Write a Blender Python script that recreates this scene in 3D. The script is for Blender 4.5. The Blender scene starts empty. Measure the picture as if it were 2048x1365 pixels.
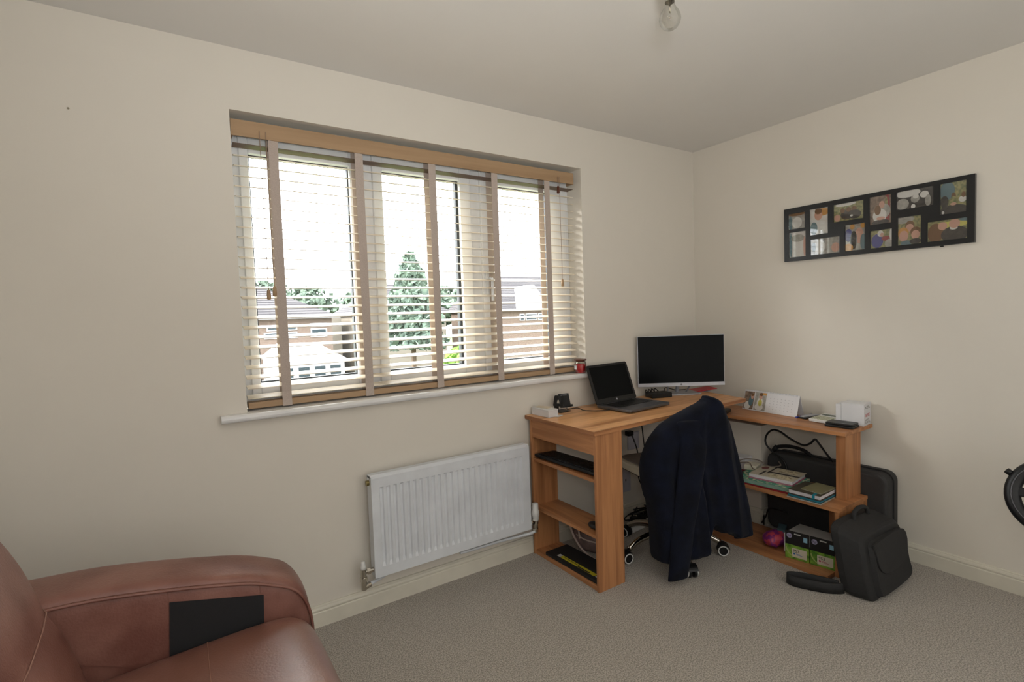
import bpy, bmesh, math, random
from mathutils import Vector, Matrix, Euler
random.seed(7)
PI = math.pi
scene = bpy.context.scene
COL = scene.collection

# ------------------------------------------------------------------ camera
cam_d = bpy.data.cameras.new('camera'); cam = bpy.data.objects.new('camera', cam_d); COL.objects.link(cam)
cam_d.sensor_fit = 'HORIZONTAL'; cam_d.sensor_width = 36.0; cam_d.lens = 36.0 * 1028.47 / 2048.0
cam_d.clip_start = 0.02; cam_d.clip_end = 400
R_ = Vector((0.83154861, -0.55436111, -0.03479458)); U_ = Vector((0.0565995, 0.02225094, 0.99814898))
F_ = Vector((0.55256077, 0.83197876, -0.04987929))
cm = Matrix((R_, U_, -F_)).transposed().to_4x4(); cm.translation = Vector((-3.083, -2.299, 1.318))
cam.matrix_world = cm
scene.camera = cam

# ------------------------------------------------------------------ daylight and exposure
scene.view_settings.view_transform = 'Standard'; scene.view_settings.look = 'None'
scene.view_settings.gamma = 1.0; scene.view_settings.use_curve_mapping = False
scene.view_settings.exposure = 0.0
W = bpy.data.worlds.new('overcast_sky'); scene.world = W; W.use_nodes = True
bgn = W.node_tree.nodes['Background']; bgn.inputs[0].default_value = (0.93, 0.97, 1.0, 1); bgn.inputs[1].default_value = 7.0
# overcast sky: about three times brighter overhead than at the horizon
_nt = W.node_tree; _tc = _nt.nodes.new('ShaderNodeTexCoord'); _sx = _nt.nodes.new('ShaderNodeSeparateXYZ'); _mr = _nt.nodes.new('ShaderNodeMapRange')
_mr.inputs['From Min'].default_value = 0.05; _mr.inputs['From Max'].default_value = 1.0; _mr.inputs['To Min'].default_value = 7.0; _mr.inputs['To Max'].default_value = 18.0
_nt.links.new(_tc.outputs['Generated'], _sx.inputs[0]); _nt.links.new(_sx.outputs['Z'], _mr.inputs['Value']); _nt.links.new(_mr.outputs['Result'], bgn.inputs[1])
# hazy sun behind thin cloud, beyond the houses to the left
su = bpy.data.lights.new('hazy_sun', 'SUN'); su.energy = 20.0; su.angle = math.radians(24); su.color = (1.0, 0.98, 0.95)
suo = bpy.data.objects.new('hazy_sun', su); COL.objects.link(suo); suo.rotation_euler = Vector((0.80, -0.40, -0.42)).to_track_quat('-Z', 'Y').to_euler()

def area(name, loc, rot, sx, sy, power, col):
    d = bpy.data.lights.new(name, 'AREA'); d.shape = 'RECTANGLE'; d.size = sx; d.size_y = sy; d.energy = power; d.color = col
    o = bpy.data.objects.new(name, d); COL.objects.link(o); o.location = loc; o.rotation_euler = rot
    return o
# the photographer's flash just above and right of the lens
fl = bpy.data.lights.new('camera_flash', 'POINT'); fl.energy = 11; fl.shadow_soft_size = 0.05; fl.color = (1.0, 1.0, 0.99)
flo = bpy.data.objects.new('camera_flash', fl); COL.objects.link(flo); flo.location = (-3.04, -2.33, 1.44)
# added area lamp, unseen behind the camera, fills the room with soft light
area('rear_fill_light', (-1.9, -3.55, 1.25), (PI/2, 0, 0), 2.6, 2.1, 16, (1.0, 1.0, 0.98))
# spot added beside the flash, aimed up and forward to brighten the ceiling
sp = bpy.data.lights.new('ceiling_fill_spot', 'SPOT'); sp.energy = 84; sp.spot_size = math.radians(150); sp.spot_blend = 1.0; sp.shadow_soft_size = 0.06; sp.color = (1.0, 1.0, 0.99)
spo = bpy.data.objects.new('ceiling_fill_spot', sp); COL.objects.link(spo); spo.location = (-3.04, -2.38, 1.46); spo.rotation_euler = Vector((0.46, 0.36, 0.80)).to_track_quat('-Z', 'Y').to_euler()

# ------------------------------------------------------------------ helpers
WLOC = {}
def setp(o, label=None, cat=None, group=None, kind=None):
    if label: o['label'] = label
    if cat: o['category'] = cat
    if group: o['group'] = group
    if kind: o['kind'] = kind
    return o
def thing(name, label, cat, loc, group=None, kind=None):
    o = bpy.data.objects.new(name, None); COL.objects.link(o); o.location = loc; o.empty_display_size = 0.05
    WLOC[o.name] = Vector(loc)
    return setp(o, label, cat, group, kind)

class MB:
    def __init__(s): s.v = []; s.f = []; s.m = []; s.M = Matrix.Identity(4); s.mi = 0
    def at(s, loc=(0, 0, 0), rot=(0, 0, 0), scale=(1, 1, 1)):
        s.M = Matrix.Translation(loc) @ Euler(rot).to_matrix().to_4x4() @ Matrix.Diagonal((*scale, 1)); return s
    def mat(s, M): s.M = M; return s
    def add(s, vs, fs):
        n = len(s.v); s.v += [s.M @ Vector(v) for v in vs]
        s.f += [tuple(n + i for i in f) for f in fs]; s.m += [s.mi] * len(fs); return s
    def box(s, x0, x1, y0, y1, z0, z1):
        x0, x1 = sorted((x0, x1)); y0, y1 = sorted((y0, y1)); z0, z1 = sorted((z0, z1))
        vs = [(x0, y0, z0), (x1, y0, z0), (x1, y1, z0), (x0, y1, z0), (x0, y0, z1), (x1, y0, z1), (x1, y1, z1), (x0, y1, z1)]
        return s.add(vs, [(0, 3, 2, 1), (4, 5, 6, 7), (0, 1, 5, 4), (1, 2, 6, 5), (2, 3, 7, 6), (3, 0, 4, 7)])
    def cbox(s, c, d): return s.box(c[0]-d[0]/2, c[0]+d[0]/2, c[1]-d[1]/2, c[1]+d[1]/2, c[2]-d[2]/2, c[2]+d[2]/2)
    def prism(s, pts, z0, z1):
        n = len(pts); vs = [(p[0], p[1], z0) for p in pts] + [(p[0], p[1], z1) for p in pts]
        fs = [tuple(reversed(range(n))), tuple(range(n, 2*n))] + [(i, (i+1) % n, n+(i+1) % n, n+i) for i in range(n)]
        return s.add(vs, fs)
    def lathe(s, prof, n=32, c=(0, 0, 0)):
        vs = []; fs = []
        for r, z in prof:
            for k in range(n): a = 2*PI*k/n; vs.append((c[0]+r*math.cos(a), c[1]+r*math.sin(a), c[2]+z))
        for i in range(len(prof)-1):
            for k in range(n): a = i*n+k; b = i*n+(k+1) % n; fs.append((a, b, b+n, a+n))
        if prof[0][0] > 1e-6: fs.append(tuple(reversed(range(n))))
        if prof[-1][0] > 1e-6: fs.append(tuple(range((len(prof)-1)*n, len(prof)*n)))
        return s.add(vs, fs)
    def tube(s, pts, r, n=10, closed=False):
        pts = [Vector(p) for p in pts]; N = len(pts); rr = r if isinstance(r, (list, tuple)) else [r]*N
        vs = []; fs = []; up = None
        for i, p in enumerate(pts):
            if closed: t = pts[(i+1) % N] - pts[i-1]
            else: t = pts[min(i+1, N-1)] - pts[max(i-1, 0)]
            t.normalize()
            if up is None: up = t.orthogonal().normalized()
            else: up = (up - t*up.dot(t)); up = up.normalized() if up.length > 1e-6 else t.orthogonal().normalized()
            sd = t.cross(up)
            for k in range(n): a = 2*PI*k/n; vs.append(p + (up*math.cos(a)+sd*math.sin(a))*rr[i])
        for i in range(N-1 if not closed else N):
            for k in range(n): a = i*n+k; b = i*n+(k+1) % n; j = ((i+1) % N)*n; fs.append((a, b, j+(k+1) % n, j+k))
        if not closed: fs += [tuple(reversed(range(n))), tuple(range((N-1)*n, N*n))]
        return s.add(vs, fs)
    def ell(s, c, r, n=20, m=12):
        vs = []; fs = []
        for i in range(m+1):
            t = PI*i/m
            for k in range(n): a = 2*PI*k/n; vs.append((c[0]+r[0]*math.sin(t)*math.cos(a), c[1]+r[1]*math.sin(t)*math.sin(a), c[2]-r[2]*math.cos(t)))
        for i in range(m):
            for k in range(n): a = i*n+k; b = i*n+(k+1) % n; fs.append((a, b, b+n, a+n))
        return s.add(vs, fs)
    def grid(s, P, close_u=False):
        nu = len(P); nv = len(P[0]); vs = [p for row in P for p in row]; fs = []
        for i in range(nu-(0 if close_u else 1)):
            for j in range(nv-1): a = i*nv+j; b = ((i+1) % nu)*nv+j; fs.append((a, b, b+1, a+1))
        return s.add(vs, fs)
    def disc(s, c, r, n=24, ax='z', ry=None):
        ry = ry or r; vs = []
        for k in range(n):
            a = 2*PI*k/n; u = r*math.cos(a); v = ry*math.sin(a)
            vs.append({'z': (c[0]+u, c[1]+v, c[2]), 'x': (c[0], c[1]-u, c[2]+v), 'y': (c[0]+u, c[1], c[2]+v)}[ax])
        return s.add(vs, [tuple(range(n))])
    def build(s, name, mats, parent=None, bevel=0, seg=2, smooth=False, sub=0, solid=0, kind=None, label=None, cat=None, group=None, weld=0):
        off = WLOC.get(parent.name, Vector()) if parent else Vector()
        me = bpy.data.meshes.new(name); me.from_pydata([v-off for v in s.v], [], s.f); me.update()
        if not isinstance(mats, (list, tuple)): mats = [mats]
        for m in mats: me.materials.append(m)
        for p, i in zip(me.polygons, s.m): p.material_index = i; p.use_smooth = bool(smooth)
        o = bpy.data.objects.new(name, me); COL.objects.link(o)
        if parent: o.parent = parent
        WLOC[o.name] = Vector(off)
        bm = bmesh.new(); bm.from_mesh(me)
        if weld: bmesh.ops.remove_doubles(bm, verts=bm.verts, dist=weld)
        bmesh.ops.recalc_face_normals(bm, faces=bm.faces); bm.to_mesh(me); bm.free()
        if solid: md = o.modifiers.new('solid', 'SOLIDIFY'); md.thickness = solid; md.offset = 0
        if bevel:
            md = o.modifiers.new('bevel', 'BEVEL'); md.width = bevel; md.segments = seg; md.limit_method = 'ANGLE'; md.angle_limit = 0.6
        if sub: md = o.modifiers.new('sub', 'SUBSURF'); md.levels = sub; md.render_levels = sub
        return setp(o, label, cat, group, kind)

def spline(pts, n=8):
    P = [Vector(p) for p in pts]; out = []
    for i in range(len(P)-1):
        a = P[max(i-1, 0)]; b = P[i]; c = P[i+1]; d = P[min(i+2, len(P)-1)]
        for k in range(n):
            t = k/n; out.append(0.5*((2*b)+(c-a)*t+(2*a-5*b+4*c-d)*t*t+(3*b-a-3*c+d)*t**3))
    return out+[P[-1]]
def rrect(x0, x1, y0, y1, r, n=5):
    out = []
    for cx, cy, a0 in ((x1-r, y0+r, -PI/2), (x1-r, y1-r, 0), (x0+r, y1-r, PI/2), (x0+r, y0+r, PI)):
        for k in range(n+1): a = a0+PI/2*k/n; out.append((cx+r*math.cos(a), cy+r*math.sin(a)))
    return out
def text(mb, s, size, M, depth=0.0002):
    """lettering as mesh, laid in the XY plane of M"""
    cu = bpy.data.curves.new('t', 'FONT'); cu.body = s; cu.size = size; cu.extrude = depth; cu.resolution_u = 2
    o = bpy.data.objects.new('t', cu); COL.objects.link(o)
    dg = bpy.context.evaluated_depsgraph_get(); dg.update()
    me = bpy.data.meshes.new_from_object(o.evaluated_get(dg))
    old = mb.M; mb.M = M
    mb.add([tuple(v.co) for v in me.vertices], [tuple(p.vertices) for p in me.polygons]); mb.M = old
    bpy.data.objects.remove(o); bpy.data.meshes.remove(me); bpy.data.curves.remove(cu)

# ------------------------------------------------------------------ materials
def lin(c):
    f = lambda x: x/12.92 if x <= .04045 else ((x+.055)/1.055)**2.4
    return (*[f(v/255) for v in c], 1)
def mk(name, col, rough=.5, metal=0, spec=.5, col2=None, scale=20, stretch=(1, 1, 1), bump=0, bscale=None, detail=3, sheen=0, coat=0, lo=.35, hi=.65, trans=0, ior=1.45):
    m = bpy.data.materials.new(name); m.use_nodes = True; nt = m.node_tree; b = nt.nodes['Principled BSDF']
    b.inputs['Base Color'].default_value = lin(col); b.inputs['Roughness'].default_value = rough
    b.inputs['Metallic'].default_value = metal; b.inputs['Specular IOR Level'].default_value = spec
    b.inputs['Sheen Weight'].default_value = sheen; b.inputs['Coat Weight'].default_value = coat; b.inputs['Coat Roughness'].default_value = .33
    b.inputs['Transmission Weight'].default_value = trans; b.inputs['IOR'].default_value = ior
    tc = nt.nodes.new('ShaderNodeTexCoord'); mp = nt.nodes.new('ShaderNodeMapping'); mp.inputs['Scale'].default_value = stretch
    nt.links.new(tc.outputs['Object'], mp.inputs['Vector'])
    if col2 is None: col2 = tuple(max(0, c*.96) for c in col)
    n = nt.nodes.new('ShaderNodeTexNoise'); n.inputs['Scale'].default_value = scale; n.inputs['Detail'].default_value = detail
    nt.links.new(mp.outputs[0], n.inputs['Vector'])
    r = nt.nodes.new('ShaderNodeValToRGB'); r.color_ramp.elements[0].position = lo; r.color_ramp.elements[1].position = hi
    r.color_ramp.elements[0].color = lin(col); r.color_ramp.elements[1].color = lin(col2)
    nt.links.new(n.outputs['Fac'], r.inputs[0]); nt.links.new(r.outputs[0], b.inputs['Base Color'])
    if bump:
        n2 = nt.nodes.new('ShaderNodeTexNoise'); n2.inputs['Scale'].default_value = bscale or scale; n2.inputs['Detail'].default_value = 4
        nt.links.new(mp.outputs[0], n2.inputs['Vector'])
        bp = nt.nodes.new('ShaderNodeBump'); bp.inputs['Strength'].default_value = bump; bp.inputs['Distance'].default_value = .01
        nt.links.new(n2.outputs['Fac'], bp.inputs['Height']); nt.links.new(bp.outputs[0], b.inputs['Normal'])
    return m
def wood(name, axis, cols=((134, 86, 54), (190, 134, 90), (160, 106, 68)), rough=.42):
    st = [19, 19, 19]; st['xyz'.index(axis)] = 1.0
    m = mk(name, cols[0], rough, spec=.4, scale=1.0, stretch=tuple(st), detail=5)
    nt = m.node_tree; r = [n for n in nt.nodes if n.type == 'VALTORGB'][0]; cr = r.color_ramp
    cr.elements[0].position = .28; cr.elements[1].position = .75
    cr.elements[0].color = lin(cols[0]); cr.elements[1].color = lin(cols[2])
    e = cr.elements.new(.5); e.color = lin(cols[1]); e = cr.elements.new(.62); e.color = lin(tuple((a+b)/2 for a, b in zip(cols[0], cols[1])))
    return m
M_wall = mk('cream_paint', (225, 219, 208), .85, spec=.2, col2=(224, 218, 207), scale=6, bump=.02, bscale=250)
M_ceil = mk('ceiling_paint', (228, 226, 222), .9, spec=.2, col2=(227, 225, 221), scale=5)
M_gloss = mk('white_gloss_paint', (225, 220, 205), .35, scale=8, bump=.02, bscale=60)
M_sill = mk('sill_gloss_paint', (232, 232, 232), .25, scale=8)
M_rad = mk('radiator_enamel', (224, 228, 233), .28, scale=10)
M_pvc = mk('white_upvc', (237, 238, 239), .3, scale=10)
M_gask = mk('black_gasket', (40, 44, 46), .5)
M_carpet = mk('grey_beige_carpet', (140, 133, 124), .95, spec=.1, col2=(196, 188, 176), scale=190, bump=.5, bscale=330, detail=4, lo=.40, hi=.60, sheen=.3)
M_wx = wood('walnut_effect_x', 'x'); M_wy = wood('walnut_effect_y', 'y'); M_wz = wood('walnut_effect_z', 'z')
BL = ((162, 132, 100), (176, 146, 113), (152, 122, 92))
M_top = wood('walnut_effect_lit_top', 'x', ((176, 122, 78), (228, 174, 122), (198, 144, 98)), .34)  # paler walnut copy: window light on the desktop put into the colour
M_blind = wood('oak_blind', 'x', BL, .45)
M_slat = wood('oak_slat', 'x', ((226, 214, 192), (232, 221, 202), (220, 207, 184)), .4)
M_tape = mk('taupe_tape', (192, 178, 168), .8, col2=(182, 168, 158), scale=300, spec=.2)
M_cord = mk('taupe_cord', (150, 125, 110), .8)
M_leather = mk('brown_leather', (112, 70, 60), .38, spec=.5, col2=(140, 98, 86), scale=7, bump=.12, bscale=160, detail=6)
M_leather2 = mk('brown_leather_seat', (118, 76, 64), .33, spec=.8, coat=.5, col2=(134, 92, 78), scale=5, bump=.1, bscale=160, detail=6)
M_seam = mk('leather_stitching', (150, 110, 95), .6)
M_mesh = mk('black_pocket_fabric', (34, 34, 36), .9, scale=200)
M_blk = mk('black_plastic', (22, 23, 25), .4)
M_blk2 = mk('matt_black_plastic', (30, 30, 32), .65)
M_scr = mk('black_screen', (9, 12, 14), .25, spec=.10)
M_silv = mk('silver_plastic', (186, 188, 196), .35, metal=.3)
M_gun = mk('gunmetal_aluminium', (104, 104, 108), .38, metal=.6)
M_chrome = mk('chrome', (205, 200, 190), .08, metal=1)
M_brass = mk('dull_brass', (150, 135, 90), .35, metal=.9)
M_white = mk('white_plastic', (228, 228, 226), .4)
M_card = mk('white_card', (226, 226, 228), .6, scale=6)
M_cardg = mk('grey_card', (196, 196, 192), .6, scale=6)
M_seat = mk('cream_leatherette', (236, 230, 208), .45, scale=10)
M_seatt = mk('grey_leatherette', (140, 134, 128), .55, scale=60)
M_navy = mk('navy_wool', (19, 21, 29), .95, spec=.1, col2=(22, 26, 40), scale=12, bump=.2, bscale=300, sheen=.05)
M_bag = mk('black_nylon', (42, 42, 43), .8, scale=30, bump=.15, bscale=300)
M_case = mk('charcoal_shell', (56, 56, 57), .7, scale=30, bump=.1, bscale=200)
M_red = mk('red_plastic_folder', (205, 30, 46), .3)
M_wax = mk('red_wax', (205, 10, 30), .4)
M_lid = mk('brown_wood_lid', (92, 46, 28), .4)
M_ink = mk('printed_black', (30, 28, 30), .6)
M_redink = mk('printed_red', (190, 70, 80), .6)
M_yel = mk('yellow_label', (190, 180, 40), .5)
M_pink = mk('pale_pink_fabric', (150, 130, 128), .9, scale=15, col2=(120, 104, 104), bump=.3, bscale=20)
M_strap = mk('pale_strap', (196, 180, 172), .8)
M_fr = mk('black_frame', (30, 31, 33), .3)
def glass(name, tint=(1, 1, 1, 1), fac=.05, rough=.02):
    m = bpy.data.materials.new(name); m.use_nodes = True; nt = m.node_tree; nt.nodes.clear()
    o = nt.nodes.new('ShaderNodeOutputMaterial'); mx = nt.nodes.new('ShaderNodeMixShader'); t = nt.nodes.new('ShaderNodeBsdfTransparent')
    g = nt.nodes.new('ShaderNodeBsdfGlossy'); g.inputs['Roughness'].default_value = rough; t.inputs[0].default_value = tint
    lw = nt.nodes.new('ShaderNodeLayerWeight'); lw.inputs[0].default_value = .25
    mm = nt.nodes.new('ShaderNodeMath'); mm.operation = 'MULTIPLY_ADD'; mm.inputs[1].default_value = .6; mm.inputs[2].default_value = fac
    nt.links.new(lw.outputs['Fresnel'], mm.inputs[0]); mm.inputs[1].default_value = .5
    nt.links.new(mm.outputs[0], mx.inputs[0]); nt.links.new(t.outputs[0], mx.inputs[1]); nt.links.new(g.outputs[0], mx.inputs[2])
    nt.links.new(mx.outputs[0], o.inputs[0]); return m
M_glass = glass('window_glass', fac=.0)
M_bulbg = glass('bulb_glass', (.92, .92, .90, 1), .02)

# ------------------------------------------------------------------ room shell
H = 2.4; XL = -3.95; YF = -3.6; WT = .30
wx0, wx1, wz0, wz1 = -2.842, -1.035, .955, 2.16
m = MB()
m.box(XL-.1, wx0, 0, WT, 0, H).box(wx1, .1, 0, WT, 0, H).box(wx0, wx1, 0, WT, 0, wz0).box(wx0, wx1, 0, WT, wz1, H)
m.build('wall_back', M_wall, kind='structure')
MB().box(0, .1, YF-.1, 0, 0, H).build('wall_right', M_wall, kind='structure')
MB().box(XL-.1, XL, YF-.1, 0, 0, H).build('wall_left', M_wall, kind='structure')
MB().box(XL-.1, .1, YF-.1, YF, 0, H).build('wall_front', M_wall, kind='structure')
MB().box(XL-.1, .1, YF-.1, WT, H, H+.1).build('ceiling', M_ceil, kind='structure')
MB().box(XL-.1, .1, YF-.1, WT, -.1, 0).build('floor', M_carpet, kind='structure')

def base_prof(): return [(0, 0), (.018, 0), (.018, .062), (.0165, .065), (.0135, .067), (.0165, .070), (.017, .076), (.0145, .083), (.011, .086), (.011, .089), (.008, .092), (0, .092)]
def baseboard(name, a, b, nrm):
    m = MB(); a = Vector((*a, 0)); b = Vector((*b, 0)); n = Vector((*nrm, 0)); pr = base_prof()
    vs = [a+n*d+Vector((0, 0, z)) for d, z in pr]+[b+n*d+Vector((0, 0, z)) for d, z in pr]; k = len(pr)
    m.add(vs, [(i, (i+1) % k, k+(i+1) % k, k+i) for i in range(k)]+[tuple(range(k)), tuple(reversed(range(k, 2*k)))])
    return m.build(name, M_gloss, kind='structure')
baseboard('baseboard_back', (XL, 0), (-.16, 0), (0, -1))
baseboard('baseboard_right', (0, YF), (0, -.58), (-1, 0))
# pipe boxing in the corner under the return desk
MB().box(-.155, 0, -.565, 0, 0, .60).build('trim_2', M_wall, kind='structure', bevel=.002)
baseboard('baseboard_boxing', (-.155, 0), (-.155, -.583), (-1, 0))
baseboard('baseboard_boxing_end', (-.173, -.565), (0, -.565), (0, -1))

# window sill board with rounded nose and a short horn each side
m = MB()
nose = [(0, .965), (-.030, .965), (-.037, .963), (-.042, .958), (-.044, .950), (-.042, .942), (-.037, .937), (-.030, .935), (0, .935)]
x0, x1 = -2.937, -1.035+.02
def horn(x, f): return [Vector((x, y*f, z if f == 1 else z)) for y, z in nose]
A = [Vector((x0, y, z)) for y, z in nose]; B = [Vector((x1, y, z)) for y, z in nose]; k = len(nose)
m.add(A+B, [(i, (i+1) % k, k+(i+1) % k, k+i) for i in range(k)]+[tuple(range(k)), tuple(reversed(range(k, 2*k)))])
m.box(wx0+.001, wx1-.001, -.001, .125, .9555, .965)
m.build('trim_1', M_sill, kind='structure', bevel=.002)

# ------------------------------------------------------------------ window
win = thing('window_1', None, None, (-1.94, .15, .965), kind='structure')
fy0, fy1 = .125, .19; zt, zb = 2.16, .965
m = MB()
m.box(wx0, wx1, fy0, fy1, zt-.055, zt).box(wx0, wx1, fy0, fy1, zb, zb+.05)
m.box(wx0, wx0+.04, fy0, fy1, zb+.05, zt-.055).box(wx1-.04, wx1, fy0, fy1, zb+.05, zt-.055)
for xm in (-2.275, -1.687): m.box(xm-.035, xm+.035, fy0, fy1, zb+.05, zt-.055)
m.build('window_frame', M_pvc, win, bevel=.004)
panes = [(-2.771, -2.353), (-2.197, -1.781), (-1.594, -1.195)]
lims = [(wx0+.036, -2.306), (-2.244, -1.718), (-1.656, wx1-.036)]
for (g0, g1), (s0, s1) in zip(panes, lims):
    gz0, gz1 = 1.066, 2.03; sz0, sz1 = zb+.045, zt-.05; y0, y1 = .108, .17
    m = MB(); m.box(s0, g0, y0, y1, sz0, sz1).box(g1, s1, y0, y1, sz0, sz1).box(g0, g1, y0, y1, sz0, gz0).box(g0, g1, y0, y1, gz1, sz1)
    s = m.build('sash', M_pvc, win, bevel=.004)
    m = MB(); yy = .145
    gw = .014 if g0 > -2.3 and g0 < -2 else .005; m.box(g1-gw, g1, .130, yy+.012, gz0, gz1).box(g0, g0+.006, yy-.012, yy+.012, gz0, gz1).box(g0, g1, yy-.012, yy+.012, gz0, gz0+.006).box(g0, g1, yy-.012, yy+.012, gz1-.006, gz1)
    m.build('gasket', M_gask, s)
    MB().box(g0, g1, yy-.002, yy+.002, gz0, gz1).build('pane', M_glass, s)
m = MB(); m.cbox((-1.628, .100, 1.50), (.024, .012, .13)); m.tube(spline([(-1.628, .092, 1.52), (-1.628, .070, 1.52), (-1.628, .062, 1.50), (-1.628, .062, 1.40)]), .008, 8)
m.build('window_handle', M_pvc, win, bevel=.003)

# ------------------------------------------------------------------ venetian blind
bl = thing('venetian_blind', 'wooden venetian blind with taupe tapes, slats open, hanging in the window recess', 'blind', (-1.95, .06, 2.07))
MB().box(-2.838, -1.066, .028, .036, 2.071, 2.136).box(-2.838, -2.830, .036, .09, 2.071, 2.136).box(-1.074, -1.066, .036, .09, 2.071, 2.136).build('valance', M_blind, bl, bevel=.003)
MB().box(-2.828, -1.087, .045, .095, 2.098, 2.14).build('headrail', M_white, bl, bevel=.002)
bx0, bx1 = -2.832, -1.066
sl0 = None
def slat_mesh(z, tilt):
    m = MB(); c = Vector((0, .062, z)); P = []
    w = .05; t = .0028; pts = []
    for k in range(7):
        u = -w/2+w*k/6; pts.append((u, .0016*(1-(2*u/w)**2)+t/2))
    for k in range(6, -1, -1):
        u = -w/2+w*k/6; pts.append((u, .0016*(1-(2*u/w)**2)-t/2))
    ca, sa = math.cos(tilt), math.sin(tilt)
    q = [(c.y+u*ca-v*sa, c.z+u*sa+v*ca) for u, v in pts]; k = len(q)
    vs = [(bx0, a, b) for a, b in q]+[(bx1, a, b) for a, b in q]
    m.add(vs, [(i, (i+1) % k, k+(i+1) % k, k+i) for i in range(k)]+[tuple(range(k)), tuple(reversed(range(k, 2*k)))])
    return m
slat_mesh(2.043, math.radians(-3)).build('slat', mk('shaded_oak_slat', (120, 98, 82), .5), bl)  # top slat: shade on its underside put into a darker oak colour
NS = 25; zs_top = 2.002; pitch = .0410
first = slat_mesh(zs_top, math.radians(12)).build('slat', M_slat, bl)
for i in range(1, NS):
    o = first.copy(); COL.objects.link(o); o.parent = bl; o.location = (0, 0, -pitch*i); o.rotation_euler = (0, 0, 0)
MB().box(bx0, bx1, .036, .088, .972, .998).build('bottom_rail', M_blind, bl, bevel=.003)
tx = [-2.685, -2.330, -1.970, -1.611, -1.262]
for x in tx:
    m = MB(); hw = .0185
    # front tape follows the rail and folds under it
    pts = [(.0325, 2.075), (.0325, 1.5), (.032, 1.06), (.034, 1.03), (.0315, 1.000), (.0315, .9705), (.050, .9690), (.075, .9690)]
    P = [[(x-hw, y, z), (x+hw, y, z)] for y, z in pts]; m.grid(P); m.build('ladder_tape', M_tape, bl, solid=.0012, smooth=False)
    m = MB(); P = [[(x-hw, .0905, 2.10), (x+hw, .0905, 2.10)], [(x-hw, .0905, .999), (x+hw, .0905, .999)], [(x-hw, .0895, .971), (x+hw, .0895, .971)]]
    m.grid(P).build('ladder_tape', M_tape, bl, solid=.0012)
for x, zl in ((-2.735, 1.432), (-2.712, 1.445), (-1.190, 2.02), (-1.178, 1.49)):
    c = MB().tube([(x, .022, 2.10), (x, .020, zl+.02)], .0012, 6).build('pull_cord', M_cord, bl)
    m = MB(); m.lathe([(.003, .028), (.0065, .022), (.0085, 0), (.0085, -.012), (.004, -.015)], 12, (x, .020, zl)); m.build('tassel', M_blind if zl < 2 else M_lid, c, smooth=True)

# ------------------------------------------------------------------ candle on the sill
cd = thing('candle_jar', 'small red candle in a glass jar with brown wooden lid on the window sill', 'candle', (-1.083, .02, .965))
cx, cy = -1.083, -.006
MB().lathe([(.028, .001), (.0305, .006), (.0305, .05), (.0295, .053), (0, .053)], 28, (cx, cy, .966)).build('wax', M_wax, cd, smooth=True)
MB().lathe([(.0335, 0), (.0345, .004), (.0345, .058), (.030, .066), (.030, .070), (.029, .070), (.029, .066), (.0332, .058), (.0332, .004), (0, .0015)], 28, (cx, cy, .966)).build('glass_jar', M_bulbg, cd, smooth=True)
MB().lathe([(.026, .066), (.026, .0735), (.036, .0738), (.0375, .077), (.036, .081), (0, .082)], 28, (cx, cy, .966)).build('lid', M_lid, cd, smooth=False)
m = MB()
P = []
for k in range(7):
    a = math.radians(148+k*7); P.append([(cx+.0350*math.cos(a), cy+.0350*math.sin(a), .966+z) for z in (.022, .045)])
m.grid(P).build('paper_label', M_card, cd, solid=.0005)

# ------------------------------------------------------------------ radiator
ra = thing('radiator', 'white ribbed panel radiator fixed to the wall under the window', 'radiator', (-1.96, -.04, .40))
rx0, rx1, rz0, rz1, ry = -2.386, -1.533, .172, .632, -.09
m = MB(); NF = 25; cols = []
pw = (rx1-rx0-.07)/NF
xs = [(rx0, 0), (rx0+.006, 0), (rx0+.030, 0)]
for k in range(NF):
    a = rx0+.035+k*pw
    xs += [(a, 0), (a+.005, 1), (a+pw*.5, 1), (a+pw*.5+.005, 0)]
xs += [(rx1-.03, 0), (rx1-.006, 0), (rx1, 0)]
zrow = [(rz0, 0), (rz0+.045, 0), (rz0+.062, 1), (rz1-.062, 1), (rz1-.055, 0), (rz1-.03, 0), (rz1-.012, 0), (rz1, -1)]
P = []
for x, d in xs:
    row = []
    for z, e in zrow:
        y = ry+(.0075*d if e == 1 else 0)+(.012 if e == -1 else 0)
        row.append((x, y, z))
    P.append(row)
m.grid(P).build('front_panel', M_rad, ra, solid=.003)
MB().box(rx0, rx0+.012, ry, -.035, rz0, rz1-.004).build('side_panel', M_rad, ra, bevel=.003); MB().box(rx1-.012, rx1, ry, -.035, rz0, rz1-.004).build('side_panel', M_rad, ra, bevel=.003)
MB().box(rx0, rx1, ry+.008, -.035, rz1-.016, rz1-.001).build('top_grille', M_rad, ra, bevel=.003)
MB().box(rx0+.01, rx1-.01, -.05, -.036, rz0+.01, rz1-.02).build('rear_panel', M_rad, ra)
MB().box(rx0+.12, rx0+.15, -.036, -.0005, .25, .55).build('wall_bracket', M_rad, ra); MB().box(rx1-.15, rx1-.12, -.036, -.0005, .25, .55).build('wall_bracket', M_rad, ra)
MB().tube([(rx0-.013, -.060, rz1-.035), (rx0+.005, -.060, rz1-.035)], .012, 12).build('bleed_plug', M_brass, ra)
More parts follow.
